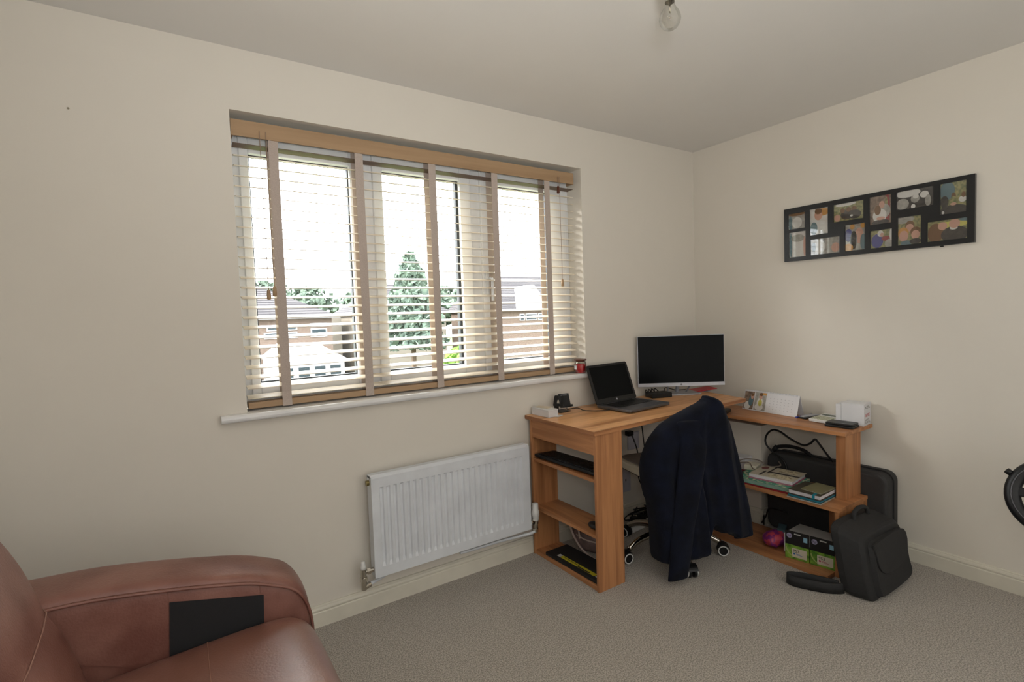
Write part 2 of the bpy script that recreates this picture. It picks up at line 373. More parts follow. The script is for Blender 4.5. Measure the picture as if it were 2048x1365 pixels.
# lockshield valve, left
m = MB(); vx = rx0-.046; vy = -.070
m.tube([(rx0, vy, .207), (rx0-.018, vy, .207)], .011, 12).tube([(rx0-.016, vy, .207), (rx0-.030, vy, .207)], .0145, 6).tube([(rx0-.028, vy, .207), (vx, vy, .207)], .009, 12)
m.tube([(vx, vy, .222), (vx, vy, .155), (vx, vy, .130)], .0125, 12).tube([(vx, vy, .185), (vx, vy, .168)], .0165, 6)
m.tube([(vx, vy, .140), (vx+.03, vy+.012, .140)], .013, 12)
v1 = m.build('lockshield_valve', M_chrome, ra, smooth=False)
MB().lathe([(.0135, 0), (.0125, .012), (.010, .022), (.008, .034), (0, .035)], 14, (vx, vy, .222)).build('cap', M_white, v1, smooth=True)
m = MB(); vx2 = rx1+.030; vy = -.088
m.tube([(rx1, vy, .207), (vx2, vy, .207)], .010, 12).tube([(rx1+.004, vy, .207), (rx1+.014, vy, .207)], .0145, 6)
m.tube([(vx2, vy, .215), (vx2, vy, .150)], .012, 12).tube([(vx2, vy, .214), (vx2, vy, .196)], .0165, 10).tube([(vx2, vy, .168), (vx2, vy, .150)], .0155, 6)
v2 = m.build('thermostatic_valve', M_chrome, ra)
m = MB(); m.lathe([(.017, 0), (.019, .005), (.019, .024), (.0215, .028), (.0215, .050), (.0180, .057), (.0170, .090), (.0145, .094), (0, .095)], 20, (vx2, vy, .212)); m.build('thermostatic_head', M_white, v2, smooth=True)
MB().tube(spline([(vx2, vy, .155), (vx2-.05, vy, .150), (vx2-.20, -.045, .138), (vx2-.36, -.022, .128), (vx2-.42, -.009, .125)]), .0075, 10).build('pipe', M_rad, ra, smooth=True); MB().tube(spline([(vx+.03, -.058, .140), (vx+.08, -.04, .142), (vx+.15, -.009, .145)]), .0075, 10).build('pipe', M_rad, ra, smooth=True)

# ------------------------------------------------------------------ corner desk
dk = thing('corner_desk', 'walnut-effect corner desk with open shelves each side, under the photo frame', 'desk', (-.9, -.5, 0))
top = [(-1.49, -.556), (-.225, -.512), (-.125, -.02), (-1.49, -.004)]
MB().prism(top, .750, .770).build('desktop', M_top, dk)
MB().prism([(-1.4915, -.5575), (-.2235, -.5135), (-.225, -.512), (-1.49, -.556)], .750, .770).build('edge_band', M_wx, dk)
MB().box(-1.4915, -1.49, -.5575, -.004, .750, .770).build('edge_band', M_wy, dk)
MB().prism([(-.2235, -.5135), (-.1235, -.02), (-.125, -.02), (-.225, -.512)], .750, .770).build('edge_band', M_wy, dk)
dx0, dx1 = -1.476, -1.306
MB().box(dx0, dx1, -.546, -.530, 0, .75).build('end_panel', M_wz, dk, bevel=.001)
MB().box(dx0, dx1, -.040, -.024, 0, .75).build('end_panel', M_wz, dk, bevel=.001)
MB().box(dx0+.004, dx0+.020, -.530, -.040, .652, .75).build('apron', M_wy, dk, bevel=.001)
for z0, z1 in ((.520, .536), (.252, .268), (.0, .024)):
    MB().box(dx0+.006, dx1, -.530, -.040, z0, z1).build('shelf', M_wy, dk, bevel=.001)
MB().box(dx1, -.30, -.060, -.045, .66, .75).build('back_rail', M_wx, dk)
MB().box(-.40, -.382, -.40, -.10, .685, .75).build('spacer_block', M_wy, dk)
# return
MB().box(-.350, -.040, -1.112, -.12, .663, .682).build('return_top', M_wy, dk, bevel=.0015)
MB().box(-.325, -.160, -1.104, -1.086, .336, .663).build('post', M_wz, dk, bevel=.001)
MB().box(-.325, -.307, -1.086, -1.060, .336, .663).build('post', M_wz, dk, bevel=.001)
MB().box(-.476, -.168, -1.140, -.20, .318, .336).build('return_shelf', M_wy, dk, bevel=.0015)
MB().box(-.472, -.170, -1.138, -1.120, 0, .318).build('return_end_panel', M_wz, dk, bevel=.001)
MB().box(-.235, -.220, -1.120, -.985, .024, .318).build('stiffener', M_wz, dk)
MB().box(-.540, -.225, -1.120, -.20, 0, .024).build('base_board', M_wy, dk, bevel=.0015)
MB().box(-.47, -.30, -.218, -.202, .024, .318).box(-.33, -.31, -.218, -.202, .336, .663).build('far_panel', M_wz, dk)

# ------------------------------------------------------------------ things on the desk
# stacked flat white box at the back left corner
wb = thing('flat_white_box', 'flat white box with loose papers on top at the left end of the desk', 'box', (-1.42, -.085, .77))
a = math.radians(2)
m = MB().at((-1.417, -.088, .771), (0, 0, a)); m.box(-.033, .033, -.072, .072, 0, .033); m.build('carton', M_card, wb, bevel=.001)
m = MB().at((-1.417, -.088, .771), (0, 0, a)); m.box(-.034, .034, -.073, .070, .0335, .040); m.build('box_lid', M_card, wb, bevel=.001)
m = MB().at((-1.412, -.07, .812), (0, 0, .3)); m.box(-.025, .025, -.045, .045, 0, .0015); m.build('paper_slip', mk('cream_paper', (225, 212, 190), .7), wb)
m = MB().at((-1.385, -.160, .7712), (0, 0, .35)); m.box(-.02, .035, -.012, .012, 0, .0012)
m.build('paper_slip', M_card, thing('note_paper', 'small white slip of paper lying beside the flat white box', 'paper', (-1.385, -.16, .77)))
# black phone stand
ps = thing('phone_stand', 'black folding phone stand with round hole beside the laptop', 'phone stand', (-1.29, -.06, .77))
m = MB().at((-1.285, -.062, .7705), (0, 0, math.radians(4)))
m.prism(rrect(-.038, .045, -.036, .036, .008), 0, .004)
m.build('foot', M_blk, ps, bevel=.001)
m = MB().at((-1.312, -.062, .7745), (0, 0, math.radians(4))); m.box(-.006, .0, -.016, .016, 0, .042); m.build('neck', M_blk, ps, bevel=.001)
# plate with the hole: ring-shaped lower part
def holed_plate(w, h, r, hc, t):
    out = rrect(-w/2, w/2, 0, h, .006, 3); n = len(out); inn = []
    for (x, y) in out:
        a = math.atan2(y-hc, x); inn.append((r*math.cos(a), hc+r*math.sin(a)))
    vs = [(x, 0, y) for x, y in out]+[(x, 0, y) for x, y in inn]+[(x, t, y) for x, y in out]+[(x, t, y) for x, y in inn]; fs = []
    for i in range(n):
        j = (i+1) % n; fs += [(i, j, n+j, n+i), (2*n+i, 3*n+i, 3*n+j, 2*n+j), (i, 2*n+i, 2*n+j, j), (n+i, n+j, 3*n+j, 3*n+i)]
    return vs, fs
m = MB(); vs, fs = holed_plate(.060, .062, .013, .026, .004)
m.mat(Matrix.Translation((-1.318, -.078, .806)) @ Euler((math.radians(0), 0, math.radians(-62))).to_matrix().to_4x4() @ Euler((math.radians(-26), 0, 0)).to_matrix().to_4x4()); m.add(vs, fs)
m.build('rear_plate', M_blk, ps, bevel=.0008)
m = MB().mat(Matrix.Translation((-1.277, -.098, .797)) @ Euler((0, 0, math.radians(-8))).to_matrix().to_4x4() @ Euler((math.radians(-18), 0, 0)).to_matrix().to_4x4())
m.box(-.034, .034, 0, .004, 0, .078).box(-.034, -.014, -.018, 0, 0, .004).box(.018, .034, -.022, 0, 0, .004).box(.018, .034, -.022, -.018, 0, .012)
m.build('front_plate', M_blk, ps, bevel=.001)
m = MB().mat(Matrix.Translation((-1.277, -.098, .797)) @ Euler((0, 0, math.radians(-8))).to_matrix().to_4x4() @ Euler((math.radians(-18), 0, 0)).to_matrix().to_4x4())
m.box(-.02, .02, -.001, 0, .066, .074); m.build('rubber_pad', M_gun, ps)

# laptop
lp = thing('laptop', 'open dark grey laptop with black keys and dark screen on the desk', 'laptop', (-.89, -.25, .77))
ra4 = math.radians(4.0); LO = Vector((-1.066, -.378, .772))
def LM(extra=Matrix.Identity(4)): return Matrix.Translation(LO) @ Euler((0, 0, ra4)).to_matrix().to_4x4() @ extra
lw, ld = .352, .246
m = MB().mat(LM()); m.prism(rrect(0, lw, 0, ld, .012), .004, .018); lb = m.build('base', M_gun, lp, bevel=.002)
m = MB().mat(LM()); m.box(.03, .032+lw-.062, .095, ld-.028, .0178, .0186); m.build('keyboard_well', M_blk2, lb)
m = MB().mat(LM())
for r in range(6):
    n = 15 if r != 5 else 0
    yy = .098+(5-r)*.0205
    if r < 5 or True:
        if r == 5:
            for a_, b_ in ((.034, .095), (.098, .218), (.221, .318)): m.box(a_, b_, .098, .115, .0184, .0200)
        else:
            for k in range(15): xk = .034+k*.0191; m.box(xk, xk+.0165, yy, yy+.0172, .0184, .0200)
m.build('keys', M_blk, lb)
m = MB().mat(LM()); m.prism(rrect(.115, .225, .015, .078, .003, 2), .0178, .0183); m.build('touchpad', mk('touchpad_grey', (92, 92, 96), .35, metal=.4), lb)
m = MB().mat(LM()); m.box(.318, .340, .060, .075, .018, .0184); m.build('sticker', M_silv, lb)
m = MB().mat(LM()); m.tube([(.05, ld-.004, .016), (lw-.05, ld-.004, .016)], .007, 10); m.build('hinge', M_blk2, lb)
tl = math.radians(-20)
LS = Matrix.Translation((0, ld-.004, .018)) @ Euler((tl, 0, 0)).to_matrix().to_4x4() @ Euler((PI/2, 0, 0)).to_matrix().to_4x4()
m = MB().mat(LM(LS)); m.prism(rrect(0, lw, 0, .232, .012), -.004, .003); ls = m.build('screen_lid', M_blk, lp, bevel=.0015)
m = MB().mat(LM(LS)); m.box(.018, lw-.018, .028, .218, .0028, .0036); m.build('display', M_scr, ls)
m = MB().mat(LM(LS)); m.disc((lw/2, .014, .0038), .0055, 20); m.build('round_logo', M_silv, ls)
m = MB().mat(LM(LS)); m.mi = 0; m.disc((lw/2, .0, 0), .0001, 3); 
MB().tube(spline([(-1.060, -.235, .779), (-1.10, -.225, .775), (-1.15, -.20, .775), (-1.19, -.15, .776), (-1.20, -.11, .785), (-1.215, -.085, .782), (-1.235, -.06, .776), (-1.20, -.012, .775)]), .0026, 8).build('power_cable', M_blk, None, smooth=True, label='thin black cable running from the laptop left across the desk to the wall', cat='cable')

# monitor
mo = thing('monitor', 'widescreen monitor with thin silver bottom bezel and black screen on the desk', 'monitor', (-.36, -.14, .77))
MC = Vector((-.41, -.192, .833)); mr = math.radians(-36)
def MM(x=Matrix.Identity(4)): return Matrix.Translation(MC) @ Euler((0, 0, mr)).to_matrix().to_4x4() @ x
mw, mh = .542, .322
m = MB().mat(MM()); m.box(-mw/2, mw/2, 0, .012, 0, mh); mb_ = m.build('housing', M_silv, mo, bevel=.002)
m = MB().mat(MM()); m.box(-mw/2+.004, mw/2-.004, -.0008, .002, .023, mh-.003); m.build('display', M_scr, mb_)
m = MB().mat(MM()); m.box(-mw/2, mw/2, -.002, .0, 0, .0225); m.build('bottom_bezel', M_silv, mb_, bevel=.0008)
m = MB().mat(MM()); m.disc((0, -.0022, .012), .006, 20, 'y'); m.build('round_logo', M_gun, mb_)
m = MB().mat(MM()); m.box(-.17, .17, .012, .035, .06, mh-.05); m.build('rear_housing', M_blk2, mo, bevel=.006)
m = MB().mat(Matrix.Translation((-.335, -.115, .7705)) @ Euler((0, 0, math.radians(-26))).to_matrix().to_4x4())
m.prism(rrect(-.115, .115, -.078, .078, .006, 3), 0, .007); m.build('stand_base', M_silv, mo, bevel=.001)
m = MB(); b0 = Vector((-.335, -.095, .777)); u = Vector((math.cos(mr), math.sin(mr), 0)); nn = Vector((-math.sin(mr), math.cos(mr), 0))
m.tube([b0-u*.06, MC-u*.075+nn*.012+Vector((0, 0, .03))], .005, 8).tube([b0+u*.06, MC+u*.075+nn*.012+Vector((0, 0, .03))], .005, 8).tube([b0, MC+nn*.03+Vector((0, 0, .10))], .011, 10)
m.build('stand_arm', M_silv, mo)

# dock with cables, red folder
m = MB().mat(Matrix.Translation((-.535, -.115, .7705)) @ Euler((0, 0, math.radians(-18))).to_matrix().to_4x4())
m.box(-.07, .07, -.045, .045, 0, .030); dck = thing('docking_station', 'small black docking box with cables behind the laptop, left of the monitor foot', 'docking station', (-.535, -.115, .77))
m.build('case', M_blk, dck, bevel=.004)
for i in range(4):
    x = -.575+i*.028; MB().tube(spline([(x, -.07+i*-.006, .790), (x+.005, -.045, .812), (x+.015, -.03, .800), (x+.03, -.02, .776)]), .0032, 8).build('plug_lead', M_blk, dck, smooth=True)
MB().tube(spline([(-.45, -.05, .776), (-.40, -.045, .785), (-.36, -.022, .80), (-.31, -.02, .79), (-.26, -.03, .776), (-.2, -.06, .7755)]), .003, 8).build('loose_cable', M_blk, None, smooth=True, label='black cable curling on the desk behind the monitor foot', cat='cable')
rf = thing('red_folder', 'red folder with a pale sheet lying under the right edge of the monitor', 'folder', (-.2, -.12, .77))
m = MB().mat(Matrix.Translation((-.185, -.135, .7715)) @ Euler((0, 0, math.radians(-30))).to_matrix().to_4x4()); m.box(-.07, .075, -.06, .06, 0, .002); m.build('paper_sheet', M_card, rf)
m = MB().mat(Matrix.Translation((-.165, -.135, .7740)) @ Euler((math.radians(-2), math.radians(-7), math.radians(-30))).to_matrix().to_4x4()); m.box(-.085, .10, -.07, .07, .002, .006); m.build('cover', M_red, rf, bevel=.001)
m = MB().at((-.31, -.435, .6825), (0, 0, .3)); m.prism(rrect(-.055, .055, -.018, .018, .012), 0, .022); m.build('case', M_blk, thing('cable_block', 'small black block with a lead on the lower desktop, just behind the jacket', 'adapter', (-.31, -.435, .682)), bevel=.005)

# ------------------------------------------------------------------ things on the return top (z .682)
zr = .6825
ca = thing('desk_calendar', 'white spiral desk calendar with two baby photographs on the lower desktop', 'calendar', (-.12, -.62, zr))
A0 = Vector((-.120, -.423, zr)); A1 = Vector((-.150, -.775, zr)); e = (A1-A0).normalized(); out = Vector((-1, 0, 0)).cross(Vector((0, 0, 1))); bk = Vector((.85, -.05, 0)).normalized()
hgt = .118
T0 = A0+bk*.035+Vector((0, 0, hgt)); T1 = A1+bk*.035+Vector((0, 0, hgt)); B0 = A0+bk*.075; B1 = A1+bk*.075
m = MB().add([A0, A1, T1, T0], [(0, 1, 2, 3)]).add([B0, B1, T1, T0], [(0, 1, 2, 3)]); m.build('card_easel', M_card, ca, solid=.0015)
nf = (T0-A0).cross(A1-A0).normalized()
if nf.x > 0: nf = -nf
def cp(u, v, d=.0012): return A0+(A1-A0)*u+(T0-A0)*v+nf*d
def quad(mb, u0, u1, v0, v1, d): mb.add([cp(u0, v0, d), cp(u1, v0, d), cp(u1, v1, d), cp(u0, v1, d)], [(0, 1, 2, 3)])
def blob(mb, u, v, ru, rv, d, n=14): mb.add([cp(u+ru*math.cos(2*PI*k/n), v+rv*math.sin(2*PI*k/n), d) for k in range(n)], [tuple(range(n))])
skin = mk('print_skin', (206, 160, 140), .5); pbrown = mk('print_brown', (104, 84, 72), .5, col2=(150, 130, 112), scale=60); pteal = mk('print_teal', (96, 124, 132), .5)
pyel = mk('print_yellow', (206, 200, 100), .5); pgrey = mk('print_grey', (176, 172, 164), .5, col2=(150, 148, 140), scale=60); phair = mk('print_hair', (120, 84, 50), .5); pgreen = mk('print_green', (110, 120, 80), .5, col2=(170, 160, 110), scale=80); pdark = mk('print_dark', (40, 38, 38), .5, col2=(70, 64, 60), scale=80); pwhite = mk('print_white', (222, 220, 214), .5); pblue = mk('print_blue', (60, 64, 140), .5); porange = mk('print_orange', (206, 150, 70), .5); pred = mk('print_red', (150, 50, 50), .5)
PM = [pbrown, skin, pteal, pyel, pgrey, phair, pgreen, pdark, pwhite, pblue, porange, pred]
m = MB()
m.mi = 0; quad(m, .01, .20, .04, .93, .0014); m.mi = 8; blob(m, .09, .22, .06, .2, .0017); m.mi = 2; blob(m, .145, .45, .045, .25, .0019); m.mi = 1; blob(m, .165, .68, .026, .13, .0021); m.mi = 5; blob(m, .165, .77, .025, .07, .0022)
m.build('photograph', PM, ca)
m = MB(); m.mi = 4; quad(m, .215, .43, .04, .93, .0014); m.mi = 8; blob(m, .31, .2, .08, .16, .0017); m.mi = 8; blob(m, .32, .42, .06, .26, .0018); m.mi = 3; blob(m, .325, .42, .036, .17, .0020); m.mi = 1; blob(m, .325, .72, .032, .14, .0021); m.mi = 5; blob(m, .33, .84, .034, .09, .0023); m.mi = 10; quad(m, .36, .43, .82, .93, .0024)
m.build('photograph', PM, ca)
m = MB()
for k in range(46):
    u_ = .02+k*.021; c = cp(u_, .985, 0); m.tube([c+Vector((-.004, 0, -.004)), c+Vector((0, 0, .005)), c+Vector((.005, 0, -.003))], .0009, 5)
m.build('wire_binding', M_silv, ca)
m = MB(); m.mi = 0
for r in range(5):
    for k in range(7): u_ = .50+k*.065; v_ = .70-r*.13; quad(m, u_, u_+.014, v_, v_+.03, .0015)
m.build('date_print', mk('faint_grey_print', (186, 186, 190), .6), ca)
# phone and pen
ph = thing('mobile_phone', 'slim grey and black handset lying between the calendar and the white calculator', 'phone', (-.13, -.83, zr))
m = MB().mat(Matrix.Translation((-.098, -.826, zr)) @ Euler((0, 0, math.radians(-101))).to_matrix().to_4x4()); m.prism(rrect(-.024, .024, -.07, .07, .006), 0, .010); m.build('body', M_blk, ph, bevel=.002)
m = MB().mat(Matrix.Translation((-.098, -.826, zr)) @ Euler((0, 0, math.radians(-101))).to_matrix().to_4x4()); m.prism(rrect(-.022, .010, -.068, .068, .006), .010, .0125); m.build('face', M_silv, ph)
m = MB().tube([(-.145, -.788, zr+.006), (-.02, -.792, zr+.006)], .004, 8); pn = thing('pen', 'pen with a dark blue cap lying beside the calendar', 'pen', (-.1, -.8, zr)); m.build('barrel', M_silv, pn)
MB().tube([(-.175, -.786, zr+.006), (-.128, -.789, zr+.006)], .0055, 8).build('cap', pblue, pn)
# calculator
cl = thing('desk_calculator', 'white desk calculator with a dark display, lying before the white box', 'calculator', (-.13, -.92, zr))
CM = Matrix.Translation((-.138, -.922, zr+.005)) @ Euler((math.radians(0), math.radians(-4), math.radians(-6))).to_matrix().to_4x4()
m = MB().mat(CM); m.prism(rrect(-.07, .085, -.062, .050, .008), .002, .016); m.build('body', M_white, cl, bevel=.002)
m = MB().mat(CM); m.box(.035, .062, -.050, .040, .0158, .0168); m.build('display', mk('lcd_dark_green', (70, 84, 72), .3), cl)
m = MB().mat(CM); 
for r in range(4):
    for k in range(6): m.cbox((-.052+r*.019, -.048+k*.017, .0165), (.013, .012, .003))
m.build('keys', mk('calculator_keys', (176, 176, 150), .5), cl)
# wallet
wl = thing('wallet', 'black folded wallet with a small white mark at the front corner of the lower desktop', 'wallet', (-.19, -1.03, zr))
WM = Matrix.Translation((-.205, -1.036, zr)) @ Euler((0, 0, math.radians(4))).to_matrix().to_4x4()
for z0, z1, s in ((0, .011, 0), (.0112, .023, .003)):
    m = MB().mat(WM); m.prism(rrect(-.05+s, .045-s, -.066+s, .066-s, .008), z0, z1); m.build('leather_flap', M_blk, wl, bevel=.003)
m = MB().mat(WM); m.add([(-.045, -.030, .0234), (-.034, -.038, .0234), (-.038, -.024, .0234), (-.045, -.012, .0234)], [(0, 1, 2, 3)]); m.build('white_mark', M_card, wl)
# white box with printed side
bx = thing('printed_white_box', 'upright white box with printed side panel at the end of the lower desktop', 'box', (-.11, -1.04, zr))
BM = Matrix.Translation((-.092, -1.054, zr)) @ Euler((0, 0, math.radians(6))).to_matrix().to_4x4()
m = MB().mat(BM); m.box(-.052, .052, -.052, .052, 0, .112); m.build('carton', M_card, bx, bevel=.001)
m = MB().mat(BM); m.box(-.052, .052, .053, .078, 0, .105); m.build('carton', M_card, bx, bevel=.001)
m = MB().mat(BM); m.box(-.05, .054, -.053, .053, .1125, .1145); m.build('flap', M_card, bx)
fm = BM @ Matrix.Translation((-.045, -.0523, 0)) @ Euler((PI/2, 0, 0)).to_matrix().to_4x4()
m = MB(); m.M = fm
for k, (a_, b_, c_) in enumerate(((.008, .03, .096), (.034, .062, .0975), (.012, .024, .090), (.028, .05, .0885), (.056, .074, .092), (.06, .078, .087))): m.box(a_, b_, c_, c_+.003, 0, .0003)
m.build('top_print', mk('faded_dark_print', (100, 96, 94), .6), bx); m = MB()
for k, (y, w) in enumerate(((.030, .06), (.025, .05), (.018, .07), (.012, .05))):
    m.M = fm; m.box(.006, .006+w, y, y+.0022, 0, .0003)
m.build('small_print', mk('faded_grey_print', (110, 106, 104), .6), bx)
m = MB().mat(fm); m.disc((.080, .012, .0004), .004, 12); m.build('round_mark', M_ink, bx)
m = MB().mat(fm)
for y in (.058, .052, .046): m.box(.012, .078, y, y+.0028, 0, .0003)
m.build('red_print', M_redink, bx)

# ------------------------------------------------------------------ things on the return shelf (z .331)
zs = .3365
def book(name, label, cat, c, d, ang, cover, pages=None, group=None, r=.002):
    t = thing(name, label, cat, (c[0], c[1], c[2]), group)
    Mx = Matrix.Translation(c) @ Euler((0, 0, math.radians(ang))).to_matrix().to_4x4()
    if pages:
        th = .0018; MB().mat(Mx).box(-d[0]/2, d[0]/2, -d[1]/2, d[1]/2, 0, th).box(-d[0]/2, d[0]/2, -d[1]/2, d[1]/2, d[2]-th, d[2]).box(d[0]/2-th, d[0]/2, -d[1]/2, d[1]/2, 0, d[2]).build('cover', cover, t, bevel=.0006)
        MB().mat(Mx).box(-d[0]/2+.003, d[0]/2-.003, -d[1]/2+.003, d[1]/2-.003, th, d[2]-th).build('pages', pages, t)
    else: MB().mat(Mx).box(-d[0]/2, d[0]/2, -d[1]/2, d[1]/2, 0, d[2]).build('cover', cover, t, bevel=.001)
    return t, Mx
p_page = mk('page_block', (222, 218, 222), .8, stretch=(1, 1, 60), scale=20)
book('red_document_folder', 'thin crimson folder, lowest in the paper stack on the desk shelf', 'folder', (-.352, -.66, zs), (.235, .44, .006), 4, mk('crimson_card', (140, 22, 38), .5))
g_, GM = book('patterned_folder', 'green floral patterned folder under the magazine stack on the desk shelf', 'folder', (-.338, -.730, zs+.0065), (.235, .315, .022), 6, mk('green_floral', (70, 150, 125), .5, col2=(200, 205, 170), scale=45, detail=1, lo=.5, hi=.62), mk('folder_pages', (140, 175, 160), .7))
book('pink_notebook', 'pink-edged notebook between the magazine and the green patterned folder', 'notebook', (-.325, -.755, zs+.029), (.19, .23, .006), 8, mk('pink_card', (200, 110, 140), .5), p_page)
book('paper_stack', 'thick block of white paper under the magazine on the desk shelf', 'paper', (-.325, -.755, zs+.0355), (.185, .225, .016), 8, p_page)
mg, XM = book('magazine', 'printed magazine with cream panels and black stripes, topmost of its stack', 'magazine', (-.32, -.757, zs+.052), (.19, .23, .004), 8, mk('magazine_cover', (200, 192, 172), .4), None)
m = MB().mat(XM); m.mi = 0; m.box(-.095, .0, .055, .066, .004, .0046).box(-.04, .095, .035, .045, .004, .0046).box(-.02, .0, -.115, .04, .004, .0046); m.build('black_bands', pdark, mg)
m = MB().mat(XM); m.disc((.05, .085, .0048), .03, 18, 'z', .018); m.build('red_shape', mk('print_maroon', (120, 60, 56), .5), mg)
m = MB().mat(XM); m.box(.02, .085, -.09, .01, .004, .0044); m.box(-.085, -.035, -.095, .02, .004, .0044); m.build('cream_panels', mk('print_cream', (216, 206, 176), .5, col2=(140, 128, 100), scale=90, lo=.5, hi=.6), mg)
# charger brick, reading glasses case and tangled lead
chg = thing('white_charger_box', 'small white box with a tangled grey lead over it, behind the jacket on the shelf', 'charger', (-.30, -.57, zs))
m = MB().mat(Matrix.Translation((-.265, -.575, zs+.029)) @ Euler((0, 0, .25)).to_matrix().to_4x4()); m.box(-.045, .045, -.035, .035, 0, .028); m.build('case', M_seat, chg, bevel=.004)
m = MB().tube(spline([(-.38, -.49, zs+.04), (-.34, -.52, zs+.07), (-.29, -.55, zs+.085), (-.24, -.60, zs+.078), (-.22, -.65, zs+.05), (-.19, -.70, zs+.058), (-.17, -.68, zs+.075)]), .0035, 8).tube(spline([(-.35, -.50, zs+.06), (-.30, -.57, zs+.07), (-.33, -.62, zs+.05), (-.30, -.66, zs+.035)]), .003, 8); m.build('lead', mk('grey_brown_lead', (120, 108, 98), .7), chg, smooth=True)
m = MB().mat(Matrix.Translation((-.22, -.47, zs)) @ Euler((0, 0, .1)).to_matrix().to_4x4()); m.box(-.04, .05, -.05, .04, 0, .075)
m.build('carton', M_card, thing('small_white_carton', 'small white carton on the shelf half hidden by the jacket edge', 'box', (-.22, -.47, zs)), bevel=.002)
m = MB().mat(Matrix.Translation((-.40, -.55, zs+.0065)) @ Euler((0, 0, .3)).to_matrix().to_4x4()); m.prism(rrect(-.03, .03, -.05, .05, .015), 0, .022)
m.build('case', M_blk, thing('black_adapter', 'black power adapter beneath the white charger box on the desk shelf', 'adapter', (-.40, -.55, zs)), bevel=.004)
# right stack of notebooks
book('thin_cream_notebook', 'thin pale notebook lowest of the right-hand stack beside the desk post', 'notebook', (-.392, -.975, zs), (.19, .165, .006), 3, mk('pale_cover', (190, 186, 172), .6), p_page)
book('teal_notebook', 'teal-edged notebook second from the bottom of the right-hand stack', 'notebook', (-.394, -.977, zs+.0065), (.185, .162, .014), 2, pdark, mk('teal_pages', (40, 130, 150), .5))
nb, NM = book('white_paged_notebook', 'dark-covered notebook with thick white pages and teal elastic band', 'notebook', (-.392, -.977, zs+.021), (.180, .155, .021), 2, mk('dark_olive_cover', (72, 68, 56), .6), p_page)
m = MB().mat(NM); m.box(-.0915, .091, -.052, -.040, .0208, .0218).box(-.0925, -.0908, -.052, -.040, .0, .0218); m.build('elastic_band', mk('teal_elastic', (30, 140, 160), .6), nb)
book('olive_notebook', 'small olive green notebook on top of the right-hand stack', 'notebook', (-.376, -1.000, zs+.0425), (.15, .10, .006), -2, mk('olive_cover', (132, 128, 96), .6), p_page)

# ------------------------------------------------------------------ things on the base board (z .024)
zb_ = .0245
kx = thing('grey_topped_box', 'long low box with grey top and white end behind the two ink packs', 'box', (-.42, -.99, zb_))
KM = Matrix.Translation((-.360, -.972, zb_)) @ Euler((0, 0, math.radians(2))).to_matrix().to_4x4()
m = MB().mat(KM); m.box(-.085, .085, -.115, .115, 0, .098); m.build('carton', M_card, kx, bevel=.001)
m = MB().mat(KM); m.box(-.084, .086, -.114, .114, .0982, .1002); m.build('box_top', M_cardg, kx)
m = MB(); text(m, 'Nam', .022, KM @ Matrix.Translation((-.0856, .088, .034)) @ Matrix(((0, 0, -1, 0), (-1, 0, 0, 0), (0, 1, 0, 0), (0, 0, 0, 1)))); m.build('lettering', M_ink, kx)
ink_green = mk('ink_pack_green', (70, 120, 40), .4, col2=(140, 180, 70), scale=40); ink_blk = mk('ink_pack_black', (30, 28, 30), .4); ink_lab = mk('ink_pack_label', (215, 208, 188), .5); cyan = mk('print_cyan', (60, 110, 180), .5); mag = mk('print_magenta', (180, 40, 90), .5); lblue = mk('print_light_blue', (150, 200, 225), .5); lilac = mk('print_lilac', (170, 165, 195), .5)
leafm = mk('ink_pack_leaf', (170, 185, 110), .5)
def inkpack(lbl, y, dot, dotmat):
    t = thing('ink_pack', lbl, 'ink cartridge pack', (-.515, y, zb_), 'ink cartridge packs on the base board')
    X = Matrix.Translation((-.482+.16*(-.945-y), y-.004, zb_)) @ Euler((0, 0, math.radians(9))).to_matrix().to_4x4()
    MB().mat(X).box(-.014, .014, -.056, .056, 0, .072).build('carton', ink_green, t, bevel=.001)
    MB().mat(X).box(-.012, -.007, -.056, .056, .072, .142).build('hanging_card', ink_blk, t, bevel=.0005)
    FX = X @ Matrix.Translation((-.0143, .058, 0)) @ Matrix(((0, 0, -1, 0), (-1, 0, 0, 0), (0, 1, 0, 0), (0, 0, 0, 1)))
    MB().mat(FX).box(.034, .104, .012, .058, 0, .0004).build('printed_label', ink_lab, t)
    m = MB(); text(m, '953', .020, FX @ Matrix.Translation((.040, .038, .0006))); m.build('lettering', M_ink, t)
    m = MB().mat(FX); m.disc((.046, .030, .0008), .005, 14); m.box(.054, .078, .030, .032, .0005, .0008).box(.054, .085, .025, .027, .0005, .0008); m.build('colour_dot', dotmat, t)
    m = MB().mat(FX @ Matrix.Translation((0, 0, -.0022))); m.disc((.022, .118, .0006), .013, 20); m.build('round_logo', lilac, t)
    m = MB(); text(m, 'hp', .018, FX @ Matrix.Translation((.0135, .1135, -.0010))); m.build('logo_letters', ink_blk, t)
    m = MB().mat(FX @ Matrix.Translation((0, 0, -.0022))); m.box(.088, .106, .100, .124, .0003, .0009); m.build('blue_panel', lblue, t)
    m = MB().mat(FX @ Matrix.Translation((0, 0, -.0022))); m.box(.045, .075, .128, .134, .0003, .0009); m.build('hanger_slot', M_cardg, t)
    m = MB().mat(FX); m.M = FX; m.grid([[tuple(p), tuple(Vector(p)+Vector((.006, .003, 0)))] for p in spline([(.004, .055, .0006), (.010, .035, .0006), (.022, .022, .0006), (.034, .014, .0006)], 4)]); m.build('leaf_print', leafm, t)
    return t
inkpack('ink cartridge pack with a blue dot, left of the pair before the grey-topped box', -.945, 0, cyan)
inkpack('ink cartridge pack with a magenta dot, right of the pair beside the bag', -1.060, 0, mag)
sw = thing('patterned_packet', 'crumpled purple and pink patterned packet beside the grey-topped box', 'packet', (-.44, -.83, zb_))
m = MB()
P = []
